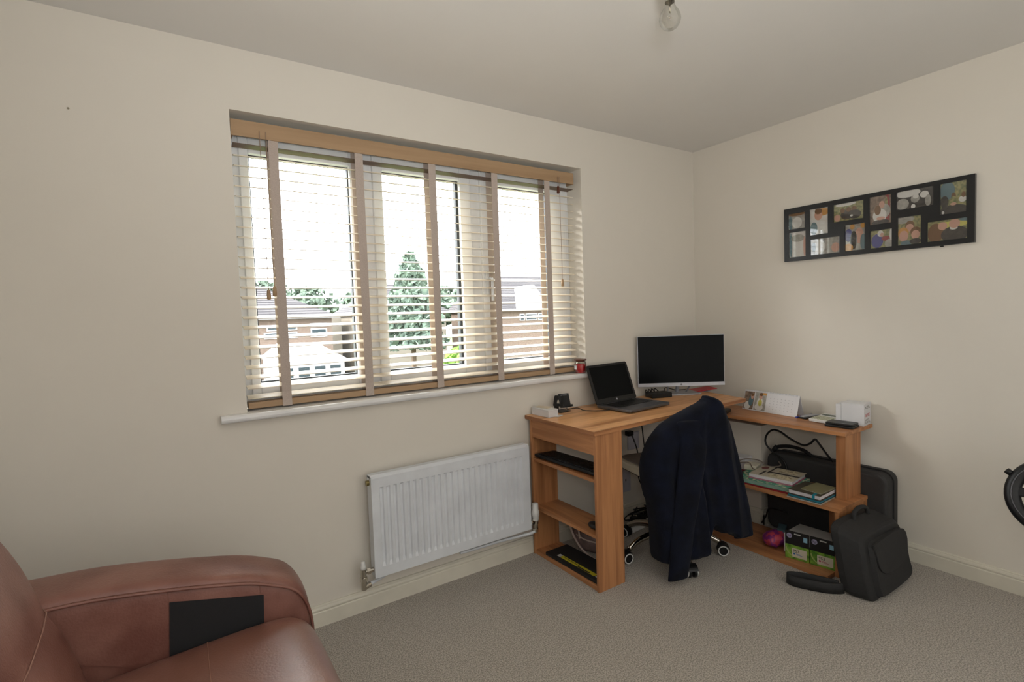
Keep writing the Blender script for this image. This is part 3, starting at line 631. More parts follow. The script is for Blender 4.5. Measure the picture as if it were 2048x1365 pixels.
for i in range(13):
    row = []
    for j in range(17):
        t = PI*i/12; a = 2*PI*j/16; rr = 1+.14*math.sin(5*a+2*t)+.1*math.sin(9*a-3*t)
        row.append((-.425+.075*rr*math.sin(t)*math.cos(a), -.800+.055*rr*math.sin(t)*math.sin(a), zb_+.042-.041*math.cos(t)*(1+.05*math.sin(7*a))))
    P.append(row)
m.grid(P).build('wrapper', mk('purple_print', (120, 40, 110), .4, col2=(190, 70, 90), scale=30, detail=1, lo=.48, hi=.54), sw, smooth=True)
m = MB().mat(Matrix.Translation((-.36, -.80, zb_)) @ Euler((0, 0, .4)).to_matrix().to_4x4()); m.box(-.04, .05, -.02, .02, 0, .085)
m.build('carton', mk('slate_blue_card', (60, 84, 92), .6), thing('slate_blue_box', 'dark slate blue box standing behind the purple packet', 'box', (-.36, -.80, zb_)), bevel=.002)

# ------------------------------------------------------------------ big black case against the wall
cs = thing('hard_case', 'large charcoal case with rounded corners standing between desk and right wall', 'case', (-.10, -.98, 0))
m = MB(); pr_ = []
y0, y1, z0, z1 = -1.222, -.60, .0, .455
def case_out(r): return rrect(y0, y1, z0, z1, r, 8)
pts = case_out(.050)
m.add([(-.160, y, z) for y, z in pts]+[(-.020, y, z) for y, z in pts], [tuple(range(len(pts))), tuple(reversed(range(len(pts), 2*len(pts))))]+[(i, (i+1) % len(pts), len(pts)+(i+1) % len(pts), len(pts)+i) for i in range(len(pts))])
m.build('shell', M_case, cs, bevel=.018, seg=4, smooth=False)
m = MB(); pts = [(y*1.0, z) for y, z in rrect(y0-.002, y1+.002, z0-.0+.0, z1+.003, .051, 8)]
m.tube([(-.09, y, z) for y, z in pts], .004, 6, True).build('zip_seam', M_blk2, cs)
m = MB().mat(Matrix.Identity(4)); m.tube(spline([(-.09, -.615, .452), (-.09, -.63, .475), (-.09, -.70, .492), (-.09, -.78, .485), (-.09, -.84, .452)]), [.010]*33, 10).tube([(-.09, -.60, .440), (-.09, -.625, .476)], .014, 8)
m.build('carry_handle', M_blk2, cs, smooth=True)
MB().tube(spline([(-.125, -.955, .462), (-.15, -.935, .505), (-.17, -.905, .560), (-.17, -.884, .580), (-.17, -.858, .552), (-.17, -.817, .536), (-.17, -.747, .560), (-.17, -.690, .590), (-.17, -.645, .592), (-.172, -.610, .555), (-.174, -.606, .505), (-.176, -.650, .461), (-.180, -.715, .425), (-.182, -.74, .36)]), .0055, 8).build('black_power_lead', M_blk, None, smooth=True, label='thick black lead looping above the charcoal case under the lower desktop', cat='cable')
MB().tube(spline([(-.2, -.592, .027), (-.2, -.618, .077), (-.2, -.632, .120), (-.2, -.658, .132), (-.195, -.70, .132), (-.185, -.74, .125)]), .004, 8).build('floor_lead', M_blk, None, smooth=True, label='thin black lead arching beside the pipe boxing at floor level', cat='cable')

# ------------------------------------------------------------------ laptop bag with strap
bg_ = thing('laptop_bag', 'black fabric laptop bag with front pocket leaning against the desk end', 'bag', (-.4, -1.26, 0))
def lean(y, z): return (y, z)
fr = [(-.575, .0), (-.60, .03), (-.613, .13), (-.605, .235), (-.58, .272), (-.50, .283), (-.26, .275), (-.215, .262), (-.19, .22), (-.183, .12), (-.165, .05), (-.19, .005), (-.30, .0)]
P = spline([(x, 0, z) for x, z in fr]+[(fr[0][0], 0, fr[0][1])], 3)[:-1]
m = MB(); n = len(P)
def yf(z): return -1.335+.16*z+.35*max(0, z-.2)*.3
layers = [(0.0, .93), (.014, 1.0), (.085, 1.0), (.120, .95)]
vs = []
cxm, czm = -.39, .14
for d, s in layers:
    for p in P:
        x = cxm+(p.x-cxm)*s; z = max(.002, czm+(p.z-czm)*s)
        if d > .05: x -= .02*(d/.12); z += (.035 if p.z > .2 else 0)*(d/.12)
        vs.append((x, yf(z)+d, z))
fs = [(k*n+i, k*n+(i+1) % n, (k+1)*n+(i+1) % n, (k+1)*n+i) for k in range(3) for i in range(n)]+[tuple(range(n)), tuple(reversed(range(3*n, 4*n)))]
m.add(vs, fs).build('body', M_bag, bg_, bevel=.006, seg=3, smooth=False)
m = MB()
def bp(x, z, d): return (x, yf(z)-d, z)
pk = spline([(-.555, 0, .02), (-.57, 0, .10), (-.555, 0, .235), (-.48, 0, .248), (-.30, 0, .243), (-.225, 0, .225), (-.215, 0, .10), (-.21, 0, .03), (-.30, 0, .012), (-.50, 0, .012), (-.555, 0, .02)], 3)[:-1]
n = len(pk); m.add([bp(p.x, p.z, 0) for p in pk]+[bp(-.39+(p.x+.39)*.94, .13+(p.z-.13)*.92, .020) for p in pk], [(i, (i+1) % n, n+(i+1) % n, n+i) for i in range(n)]+[tuple(range(n, 2*n))])
m.build('front_pocket', M_bag, bg_, bevel=.003)
m = MB(); fl_ = spline([(-.55, 0, .245), (-.545, 0, .16), (-.50, 0, .115), (-.38, 0, .105), (-.27, 0, .125), (-.235, 0, .17), (-.235, 0, .24), (-.38, 0, .252), (-.55, 0, .245)], 3)[:-1]
n = len(fl_); m.add([bp(p.x, p.z, .018) for p in fl_]+[bp(p.x, p.z, .027) for p in fl_], [(i, (i+1) % n, n+(i+1) % n, n+i) for i in range(n)]+[tuple(range(n, 2*n))]); m.build('pocket_flap', M_bag, bg_, bevel=.002)
m = MB(); m.tube(spline([(-.46, -1.20, .30), (-.45, -1.195, .33), (-.39, -1.19, .342), (-.33, -1.195, .33), (-.32, -1.20, .30)]), .010, 8).build('carry_handle', M_bag, bg_, smooth=True)
m = MB(); cl_ = spline([(-.60, -1.215, 0), (-.625, -1.20, 0), (-.66, -1.165, 0), (-.70, -1.09, 0), (-.715, -1.04, 0), (-.700, -1.010, 0), (-.67, -1.03, 0), (-.64, -1.08, 0), (-.61, -1.15, 0), (-.60, -1.19, 0)], 5)
m.grid([[p+Vector((0, 0, .003)), p+Vector((-.004, -.004, .052))] for p in cl_]).build('shoulder_strap', M_bag, bg_, solid=.008, smooth=True)

# ------------------------------------------------------------------ office chair and jacket
ch = thing('office_chair', 'office chair with cream seat and chrome star base, draped with the navy jacket', 'chair', (-.885, -.46, 0))
cc = Vector((-.885, -.462, 0)); d15 = math.radians(15); dv = Vector((math.sin(d15), math.cos(d15), 0)); rv = Vector((math.cos(d15), -math.sin(d15), 0))
MB().lathe([(.028, .085), (.030, .10), (.030, .19), (.020, .20), (.018, .40), (.030, .41), (.030, .43)], 20, tuple(cc)).build('gas_column', M_blk2, ch, smooth=False)
MB().lathe([(.045, .085), (.048, .10), (.044, .135), (.034, .145)], 24, tuple(cc)).build('hub', M_chrome, ch, smooth=True)
for k in range(5):
    a = math.radians(-118+72*k); r = Vector((math.cos(a), math.sin(a), 0))
    pts = spline([cc+r*.03+Vector((0, 0, .118)), cc+r*.12+Vector((0, 0, .120)), cc+r*.20+Vector((0, 0, .104)), cc+r*.262+Vector((0, 0, .072))], 5)
    MB().tube(pts, [.021-.006*i/15 for i in range(16)], 12).build('base_arm', M_chrome, ch, smooth=True)
    sdv = Vector((-r.y, r.x, 0)); w0 = cc+r*.272
    cs_ = MB()
    w1 = w0+r*.006+Vector((0, 0, .031))
    for s in (-1, 1):
        Mx = Matrix.Translation(w1+sdv*s*.014) @ sdv.to_track_quat('Z', 'Y').to_matrix().to_4x4()
        cs_.mat(Mx).lathe([(.022, -.009), (.029, -.007), (.030, 0), (.029, .007), (.022, .009)], 24)
    cs_.mat(Matrix.Identity(4)).tube([w0+Vector((0, 0, .04)), w0+Vector((0, 0, .072))], .009, 10)
    cst = cs_.build('caster', M_blk, ch, smooth=False)
    hd = MB()
    PP = []
    for i in range(9):
        t = PI*i/8*.62+.35; q = w1+r*math.cos(t)*.034+Vector((0, 0, math.sin(t)*.034)); PP.append([q-sdv*.024, q+sdv*.024])
    hd.grid(PP).build('wheel_hood', M_blk, cst, solid=.003)
    for s in (-1, 1):
        rg = MB(); Mx = Matrix.Translation(w1+sdv*s*.0235) @ sdv.to_track_quat('Z', 'Y').to_matrix().to_4x4()
        rg.mat(Mx).tube([(.0245*math.cos(2*PI*i/24), .0245*math.sin(2*PI*i/24), 0) for i in range(24)], .0032, 6, True)
        rg.build('white_rim', M_white, cst, smooth=True)
SM = Matrix.Translation(Vector((-.835, -.425, 0))) @ Euler((0, 0, -d15)).to_matrix().to_4x4()
m = MB().mat(SM); m.prism(rrect(-.215, .215, -.215, .205, .05, 6), .435, .485); m.build('seat', M_seat, ch, bevel=.016, seg=4)
m = MB().mat(SM); m.prism(rrect(-.195, .195, -.195, .188, .05, 6), .484, .492); m.build('seat_cushion_top', M_seatt, ch, bevel=.006, seg=3)
m = MB().mat(SM); m.box(-.12, .12, -.14, .12, .418, .434).box(-.20, .20, -.20, .19, .428, .436); m.build('seat_plate', M_blk2, ch, bevel=.003)
m = MB().mat(SM)
bkp = []
for i in range(9):
    u_ = -1+2*i/8; row = []
    for j in range(7):
        v = j/6; x = -.055+u_*(.17-.04*v)*(1 if v < .99 else .9); y = -.225-.045*v+.02*(u_*u_-1); z = .53+.285*v-.04*u_*u_*v*v+u_*.025*v
        row.append((x, y, z))
    bkp.append(row)
m.grid(bkp).build('backrest', M_seat, ch, solid=.03, smooth=True, sub=1)
m = MB().mat(SM); m.tube(spline([(-.13, -.10, .425), (-.15, -.24, .43), (-.14, -.25, .50), (-.13, -.25, .62)]), .011, 8).tube(spline([(.13, -.10, .425), (.15, -.24, .43), (.12, -.25, .50), (.07, -.25, .62)]), .011, 8); m.build('back_bracket', M_chrome, ch, smooth=True)

jk = thing('jacket', 'dark navy jacket hung over the chair back with a sleeve nearly on the floor', 'jacket', (-.9, -.70, .8))
JP = Vector((-.9, -.735, 0))
# silhouette in chair-back coordinates (u along the chair, z up)
Lz = [(.858, -.13), (.835, -.19), (.81, -.245), (.78, -.292), (.735, -.332), (.676, -.362), (.56, -.387), (.488, -.383), (.40, -.366), (.279, -.356), (.181, -.350), (.11, -.338)]
Rz = [(.878, .035), (.872, .055), (.85, .088), (.76, .117), (.605, .142), (.448, .168), (.29, .191), (.155, .207), (.1, .21)]
def interp(T, z):
    T = sorted(T)
    if z <= T[0][0]: return T[0][1]
    for (a, b), (c, d) in zip(T, T[1:]):
        if z <= c: return b+(d-b)*(z-a)/(c-a)
    return T[-1][1]
def hem(s):  # bottom height by fraction across (left 0 to right 1)
    T = [(0, .118), (.12, .10), (.30, .115), (.42, .118), (.50, .15), (.53, .21), (.56, .27), (.62, .215), (.72, .205), (.79, .175), (1.0, .155)]
    return interp([(a, b) for a, b in T], s)
NUJ, NVJ = 56, 34
def topz(s):
    T = [(0, .60), (.06, .70), (.14, .765), (.25, .80), (.40, .832), (.60, .862), (.80, .882), (.90, .878), (.96, .845), (1.0, .72)]
    return interp(T, s)
rows_f = []; rows_b = []
for i in range(NUJ+1):
    s = i/NUJ; zt_ = topz(s); zb2 = hem(s); cf = []; cbk = []
    for j in range(NVJ+1):
        t = j/NVJ; z = zt_+(zb2-zt_)*t
        L = interp(Lz, z); Rr = interp(Rz, z); u_ = L+(Rr-L)*s+.030
        if t > .4: u_ += .006*math.sin(40*s+3*t)
        fold = (.009*math.sin(s*17+1.2*t)+.005*math.sin(s*37+2*t+1))*min(1, t*2.2)
        edge = (1-(2*s-1)**6)
        th = (.012+.05*math.sqrt(min(1, t*6)))*edge*.9
        yb = -(th+fold*edge)-.02*t
        if .44 < s < .56 and t > .2: yb += .030*math.exp(-((s-.50)/.022)**2)*min(1, (t-.2)*4)
        lz = .03*(1-t)
        cf.append(JP+rv*u_+dv*(yb+.035*(1-min(1, t*1.6)))+Vector((0, 0, z)))
        yin = th*.8+.012*math.sin(s*17+2)*min(1, t*2)
        cbk.append(JP+rv*(u_*.985)+dv*(yin+.05+.035*(1-min(1, t*1.6)))+Vector((0, 0, z-(0 if t < .02 else .01))))
    rows_f.append(cf); rows_b.append(cbk)
m = MB(); m.grid(rows_f); m.grid([[b for b in r] for r in rows_b])
# stitch top, bottom and sides
nv = NVJ+1; nB = (NUJ+1)*nv
fs = []
for i in range(NUJ): fs += [(i*nv, (i+1)*nv, nB+(i+1)*nv, nB+i*nv), (i*nv+nv-1, nB+i*nv+nv-1, nB+(i+1)*nv+nv-1, (i+1)*nv+nv-1)]
for j in range(NVJ): fs += [(j, nB+j, nB+j+1, j+1), (NUJ*nv+j, NUJ*nv+j+1, nB+NUJ*nv+j+1, nB+NUJ*nv+j)]
m.f += fs; m.m += [0]*len(fs)
m.build('body_panel', M_navy, jk, smooth=True, sub=1)
# sleeve hanging in front (towards the camera), down the middle-left
def sleeve(name, path, rad, fl=.30):
    pts = spline(path, 6); N = len(pts); rows = []
    for i, p in enumerate(pts):
        t = i/(N-1); r = rad[0]+(rad[1]-rad[0])*t; row = []
        for k in range(17):
            a = 2*PI*k/16; w = 1+.07*math.sin(3*a+9*t)
            row.append(p+rv*math.cos(a)*r*w+dv*math.sin(a)*r*fl*w)
        rows.append(row)
    c0 = sum(rows[-1][:16], Vector())/16; c1 = sum(rows[0][:16], Vector())/16
    rows = [[c1.copy() for _ in range(17)]]+rows+[[v*.9+c0*.1+Vector((0, 0, .006)) for v in rows[-1]], [c0+Vector((0, 0, .02)) for _ in range(17)]]
    MB().grid(rows).build(name, M_navy, jk, smooth=True, sub=1)
sleeve('sleeve', [JP+rv*-.10+dv*.0+Vector((0, 0, .78)), JP+rv*-.13+dv*-.040+Vector((0, 0, .62)), JP+rv*-.175+dv*-.062+Vector((0, 0, .42)), JP+rv*-.215+dv*-.068+Vector((0, 0, .22)), JP+rv*-.238+dv*-.055+Vector((0, 0, .035))], (.085, .056))
sleeve('sleeve', [JP+rv*.09+dv*.02+Vector((0, 0, .76)), JP+rv*.115+dv*-.02+Vector((0, 0, .55)), JP+rv*.155+dv*-.030+Vector((0, 0, .35)), JP+rv*.178+dv*-.03+Vector((0, 0, .16))], (.050, .060))

# ------------------------------------------------------------------ left desk unit contents
kb = thing('keyboard', 'full-size black keyboard stored on the top shelf of the left desk unit', 'keyboard', (-1.39, -.28, .536))
m = MB().mat(Matrix.Translation((-1.392, -.275, .5365)) @ Euler((0, math.radians(3), math.radians(2))).to_matrix().to_4x4())
m.box(-.066, .070, -.232, .232, .004, .020); m.build('body', M_blk2, kb, bevel=.004)
m = MB().mat(Matrix.Translation((-1.392, -.275, .5365)) @ Euler((0, math.radians(3), math.radians(2))).to_matrix().to_4x4())
for r in range(6):
    for k in range(21): m.cbox((-.050+r*.0195, -.215+k*.0205, .0235), (.016, .017, .006))
m.build('keys', M_blk, kb)
ms = thing('computer_mouse', 'black computer mouse at the near end of the middle shelf of the left desk unit', 'mouse', (-1.42, -.49, .268))
m = MB(); m.ell((-1.415, -.470, .284), (.030, .050, .016), 20, 10); m.build('shell', M_blk, ms, smooth=True)
lc = thing('closed_black_case', 'flat black case with a yellow label on the bottom shelf of the left desk unit', 'case', (-1.39, -.32, .024))
LMx = Matrix.Translation((-1.388, -.322, .0245)) @ Euler((0, 0, math.radians(1))).to_matrix().to_4x4()
m = MB().mat(LMx); m.prism(rrect(-.076, .078, -.205, .205, .006, 3), 0, .014); m.build('case_shell', M_blk2, lc, bevel=.002)
m = MB().mat(LMx); m.box(-.052, -.028, -.145, .110, .0140, .0146); m.build('yellow_label', M_yel, lc)
m = MB().mat(LMx); m.box(-.052, -.028, .112, .135, .0140, .0146).box(-.050, -.036, -.19, -.15, .0140, .0144); m.build('white_label', M_cardg, lc)
m = MB().mat(LMx); m.box(-.051, -.043, -.11, -.02, .0146, .0149).box(-.040, -.036, -.03, .09, .0146, .0149); m.build('black_print', M_ink, lc)
pg = thing('drawstring_bag', 'pale pinkish fabric bag with long straps on the carpet behind the left desk unit', 'bag', (-1.22, -.20, 0))
P = []
for i in range(15):
    row = []
    for j in range(25):
        t = PI*i/14; a = 2*PI*j/24; rr = 1+.06*math.sin(4*a+3*t)+.05*math.sin(7*a-2*t)
        row.append((-1.20+.085*rr*math.sin(t)*math.cos(a), -.20+.135*rr*math.sin(t)*math.sin(a), max(.002, .085-.09*math.cos(t)*(1+.05*math.sin(3*a)))))
    P.append(row)
MB().grid(P).build('pouch', M_pink, pg, smooth=True, sub=1)
MB().tube(spline([(-1.25, -.07, .16), (-1.285, -.12, .12), (-1.292, -.17, .07), (-1.285, -.22, .03), (-1.28, -.30, .012), (-1.25, -.38, .01)]), .0065, 8).tube(spline([(-1.28, -.16, .10), (-1.29, -.24, .10), (-1.265, -.32, .10)]), .004, 8).tube(spline([(-1.23, -.10, .165), (-1.275, -.17, .13), (-1.29, -.20, .09)]), .005, 8).build('strap', M_strap, pg, smooth=True)

# ------------------------------------------------------------------ sockets and leads under the desk
M_plate = mk('socket_plate', (200, 200, 212), .35)
def socket(lbl, x, z, w, h):
    t = thing('wall_socket', lbl, 'socket', (x, 0, z))
    MB().box(x-w/2, x+w/2, -.009, 0, z-h/2, z+h/2).build('plate', M_plate, t, bevel=.002)
    MB().box(x-.004, x+.004, -.0095, -.008, z-.006, z+.008).build('pin_hole', M_ink, t)
    return t
s1 = socket('white socket plate just under the desktop on the window wall', -.655, .49, .10, .11)
s2 = socket('white wall plate low on the window wall behind the chair', -.735, .25, .09, .15)
m = MB().box(-.735, -.69, -.045, -.010, .535, .565); pl = thing('black_plug', 'black plug with lead pushed in above the upper wall plate', 'plug', (-.71, -.03, .55)); m.build('body', M_blk, pl, bevel=.004)
MB().tube(spline([(-.715, -.045, .55), (-.71, -.07, .50), (-.705, -.09, .42), (-.72, -.10, .30), (-.70, -.12, .22), (-.66, -.12, .14), (-.72, -.14, .07), (-.80, -.16, .03)]), .0035, 8).build('lead', M_blk, pl, smooth=True)
MB().tube(spline([(-.64, -.03, .74), (-.625, -.05, .60), (-.615, -.06, .46), (-.62, -.09, .30), (-.65, -.10, .22), (-.60, -.12, .12), (-.58, -.15, .03)]), .0035, 8).build('hanging_lead', M_blk, None, smooth=True, label='thin black lead dropping from under the desktop right of the wall plate', cat='cable')
m = MB().mat(Matrix.Translation((-.615, -.13, .20)) @ Euler((.5, .3, .2)).to_matrix().to_4x4()); m.box(-.016, .016, -.012, .012, -.04, .04); m.build('inline_adapter', M_blk, None, bevel=.004, label='black inline power adapter hanging among the leads behind the chair', cat='adapter')
ex = thing('extension_lead', 'black and white extension block with tangled black leads on the carpet by the wall', 'extension lead', (-.75, -.12, 0))
MB().mat(Matrix.Translation((-.72, -.14, .001)) @ Euler((0, 0, .1)).to_matrix().to_4x4()).box(-.15, .15, -.03, .03, 0, .035).build('socket_block', M_white, ex, bevel=.004)
for k in range(4): MB().box(-.83+k*.07, -.79+k*.07, -.165+k*.006, -.125+k*.006, .036, .075).build('plug', M_blk, ex, bevel=.004)
m = MB(); random.seed(3)
for k in range(5):
    pts = [(-.86+random.random()*.34, -.20+random.random()*.10, .03+random.random()*.10) for _ in range(6)]; m.tube(spline(pts, 6), .0038, 7)
m.build('leads', M_blk, ex, smooth=True)

# ------------------------------------------------------------------ sofa
so = thing('sofa', 'brown leather sofa with rounded arm, cut off by the lower left corner of the photo', 'sofa', (-3.2, -1.2, 0))
def armz(x):
    T = [(-3.62, .672), (-3.45, .667), (-3.28, .658), (-3.11, .630), (-2.99, .604), (-2.92, .585), (-2.86, .560), (-2.815, .536), (-2.785, .500), (-2.768, .45), (-2.762, .38), (-2.765, .25), (-2.775, .10), (-2.78, .06)]
    return T
prof = spline([(x, 0, z) for x, z in armz(0)], 4)
def arm(y_out, y_in, sgn):
    m = MB(); rows = []
    cen = Vector((-3.2, 0, .30))
    # section across the arm: rounded edges
    sec = []
    w = abs(y_in-y_out); steps = [(0, .030), (.008, .014), (.020, .005), (.035, 0), (w/2, -.004), (w-.035, 0), (w-.020, .004), (w-.008, .012), (w, .024)]
    for p in prof:
        nrm = (p-cen); nrm.y = 0; nrm.normalize(); row = []
        row.append(Vector((p.x, y_out, .05)) if False else Vector((p.x-nrm.x*.22, y_out, max(.05, p.z-nrm.z*.22))))
        for d, q in steps:
            row.append(Vector((p.x-nrm.x*q, y_out-sgn*d, p.z-nrm.z*q)))
        row.append(Vector((p.x-nrm.x*.22, y_in, max(.05, p.z-nrm.z*.22))))
        rows.append(row)
    m.grid(rows); return m
arm(-.45, -.652, 1).build('arm_rest', M_leather, so, smooth=True, sub=1)
# inner and outer arm panels (solid body under the top band)
def arm_body(y0, y1, inset):
    pts = [(p.x+(-.012 if p.x > -2.9 else 0), p.z-inset) for p in prof]; pts = [q for q in pts if q[1] > .055]+[(-2.79, .05), (-3.64, .05)]
    m = MB(); n = len(pts); m.add([(x, y0, z) for x, z in pts]+[(x, y1, z) for x, z in pts], [tuple(range(n)), tuple(reversed(range(n, 2*n)))]+[(i, (i+1) % n, n+(i+1) % n, n+i) for i in range(n)]); return m
arm_body(-.462, -.648, .018).build('arm_panel', M_leather, so)
m = MB(); m.tube([Vector((p.x-.004, -.653, p.z-.021)) for p in prof if p.z > .3], .0045, 6).build('piping', M_leather, so, smooth=True)
m = MB(); m.tube([(-3.127, -.6495, .605), (-3.127, -.6495, .30)], .0012, 5).tube([(-2.905, -.6495, .555), (-2.905, -.6495, .30)], .0012, 5).build('panel_seam', M_leather, so)
m = MB(); m.add([(-3.125, -.6505, .578), (-2.897, -.6505, .522), (-2.905, -.6505, .30), (-3.14, -.6505, .30), (-3.125, -.655, .578), (-2.897, -.655, .522), (-2.905, -.655, .30), (-3.14, -.655, .30)], [(0, 1, 5, 4), (4, 5, 6, 7), (1, 2, 6, 5), (3, 0, 4, 7), (2, 3, 7, 6)])
m.build('side_pocket', M_mesh, so)
# seat cushion
m = MB(); xs_ = [-3.42, -3.35, -3.2, -3.0, -2.9, -2.85, -2.82, -2.795, -2.775, -2.765, -2.762, -2.765, -2.775, -2.78]; zs_ = [.43, .438, .446, .456, .458, .454, .446, .430, .405, .37, .32, .27, .22, .15]
ys_ = [-.655, -.658, -.668, -.69, -.73, -.85, -1.05, -1.22, -1.262, -1.28, -1.284]; dy_ = [-.06, -.022, -.008, -.001, .002, .004, .003, 0, -.012, -.035, -.08]
rows = []
for x, z in zip(xs_, zs_):
    row = []
    for y, dz in zip(ys_, dy_):
        fx = 1 if z > .3 else 0
        row.append((x+(dz*.9 if x > -2.84 else 0), y, z+(dz if z > .2 else 0)))
    rows.append(row)
m.grid(rows).build('seat_cushion', M_leather2, so, smooth=True, sub=2)
m = MB(); m.tube([(x+.0, -1.04, z+.0045) for x, z in zip(xs_[3:10], zs_[3:10])], .0015, 5)
m = MB()
m.tube(spline([(-3.045, -.675, .4475), (-3.046, -.70, .4535), (-3.048, -.85, .4572), (-3.05, -1.05, .4562), (-3.05, -1.20, .4535)], 4), .0013, 5).build('seat_seam', M_seam, so, smooth=True)
m = MB(); ys2 = [-1.287, -1.30, -1.32, -1.40, -1.60, -1.80, -1.85, -1.87]; dy2 = [-.07, -.03, -.010, 0, 0, -.01, -.03, -.07]
m.grid([[(x+(dz*.9 if x > -2.84 else 0), y, z+(dz if z > .2 else 0)) for y, dz in zip(ys2, dy2)] for x, z in zip(xs_, zs_)]).build('seat_cushion', M_leather2, so, smooth=True, sub=2)
MB().box(-3.62, -2.80, -1.86, -.655, .06, .30).build('seat_frame', M_leather, so, bevel=.02, seg=3)
# back, leaning
def backx(z): return -3.315-.33*(z-.48)
m = MB(); rows = []
zz = [.36, .45, .55, .62, .66, .70, .78, .86, .92, .95, .955, .94, .90]; off = [.0, .016, .024, .022, .012, .020, .022, .014, -.006, -.045, -.095, -.155, -.195]
yy_ = [-.655, -.660, -.675, -.70, -.80, -.95, -1.1, -1.22, -1.26, -1.275]; ed = [-.07, -.035, -.014, -.004, .004, .008, .004, -.004, -.02, -.05]
for z, o_ in zip(zz, off):
    rows.append([(backx(z)+o_+e_, y, z+(e_*.3 if z > .85 else 0)) for y, e_ in zip(yy_, ed)])
m.grid(rows).build('back_cushion', M_leather, so, smooth=True, sub=2)
m = MB(); yy2 = [-1.28, -1.29, -1.31, -1.4, -1.6, -1.78, -1.84, -1.86]; ed2 = [-.05, -.02, -.005, .005, .008, 0, -.02, -.06]
m.grid([[(backx(z)+o_+e_, y, z+(e_*.3 if z > .85 else 0)) for y, e_ in zip(yy2, ed2)] for z, o_ in zip(zz, off)]).build('back_cushion', M_leather, so, smooth=True, sub=2)
m = MB(); m.tube([(backx(.657)+.016+e_, y, .657) for y, e_ in zip(yy_, ed)], .002, 6); m.build('back_seam', M_seam, so, smooth=True)
m = MB(); m.add([(-3.40, -.60, .06), (-3.40, -1.9, .06), (-3.62, -1.9, .90), (-3.62, -.655, .90), (-3.72, -.60, .06), (-3.72, -1.9, .06), (-3.74, -1.9, .90), (-3.74, -.655, .90)], [(0, 1, 2, 3), (4, 7, 6, 5), (0, 3, 7, 4), (1, 5, 6, 2), (3, 2, 6, 7), (0, 4, 5, 1)]); m.build('back_frame', M_leather, so, bevel=.02, seg=3)
arm(-2.065, -1.865, -1).build('arm_rest', M_leather, so, smooth=True, sub=1)
arm_body(-2.053, -1.872, .018).build('arm_panel', M_leather, so)
for x, y in ((-2.84, -.52), (-2.84, -2.0), (-3.62, -.52), (-3.62, -2.0)): MB().lathe([(.018, 0), (.025, .06)], 14, (x, y, 0)).build('foot', M_blk2, so)

# ------------------------------------------------------------------ photo frame on the right wall
pf = thing('collage_frame', 'long black collage frame with twelve photographs on the right wall', 'picture frame', (-.01, -1.06, 1.72))
FY0, FY1, FZ0, FZ1 = -.643, -1.511, 1.577, 1.885
rects = [(-.667, -.762, 1.763, 1.853), (-.670, -.766, 1.600, 1.745), (-.789, -.886, 1.713, 1.857), (-.792, -.944, 1.600, 1.688), (-.914, -1.061, 1.765, 1.859), (-.972, -1.067, 1.601, 1.740), (-1.089, -1.186, 1.721, 1.864), (-1.093, -1.189, 1.600, 1.690), (-1.209, -1.358, 1.775, 1.865), (-1.214, -1.310, 1.600, 1.737), (-1.384, -1.480, 1.722, 1.865), (-1.335, -1.484, 1.601, 1.695)]
# frame face with rectangular openings: grid of cells
ysn = sorted(set([FY0, FY1]+[r[0] for r in rects]+[r[1] for r in rects])); zsn = sorted(set([FZ0, FZ1]+[r[2] for r in rects]+[r[3] for r in rects]))
m = MB(); vid = {}; vs = []; fs = []
def vget(y, z, x):
    k = (y, z, x)
    if k not in vid: vid[k] = len(vs); vs.append((x, y, z))
    return vid[k]
cells = {}
for i in range(len(ysn)-1):
    for j in range(len(zsn)-1):
        yc, zc = (ysn[i]+ysn[i+1])/2, (zsn[j]+zsn[j+1])/2
        cells[i, j] = not any(r[1] < yc < r[0] and r[2] < zc < r[3] for r in rects)
for (i, j), s_ in cells.items():
    if not s_: continue
    a, b, c, d = ysn[i], ysn[i+1], zsn[j], zsn[j+1]
    fs.append((vget(a, c, -.022), vget(b, c, -.022), vget(b, d, -.022), vget(a, d, -.022))); fs.append((vget(a, c, -.002), vget(a, d, -.002), vget(b, d, -.002), vget(b, c, -.002)))
    for (di, dj, p, q) in ((-1, 0, (a, c), (a, d)), (1, 0, (b, d), (b, c)), (0, -1, (b, c), (a, c)), (0, 1, (a, d), (b, d))):
        if not cells.get((i+di, j+dj), False): fs.append((vget(*p, -.022), vget(*q, -.022), vget(*q, -.002), vget(*p, -.002)))
m.add(vs, fs); m.build('frame', M_fr, pf)
MB().cbox((-.012, -1.39, FZ0-.003), (.008, .012, .006)).build('hook', M_fr, pf)
PB = lambda i: PM[i]
for m_ in PM: m_.node_tree.nodes['Principled BSDF'].inputs['Coat Weight'].default_value = .0
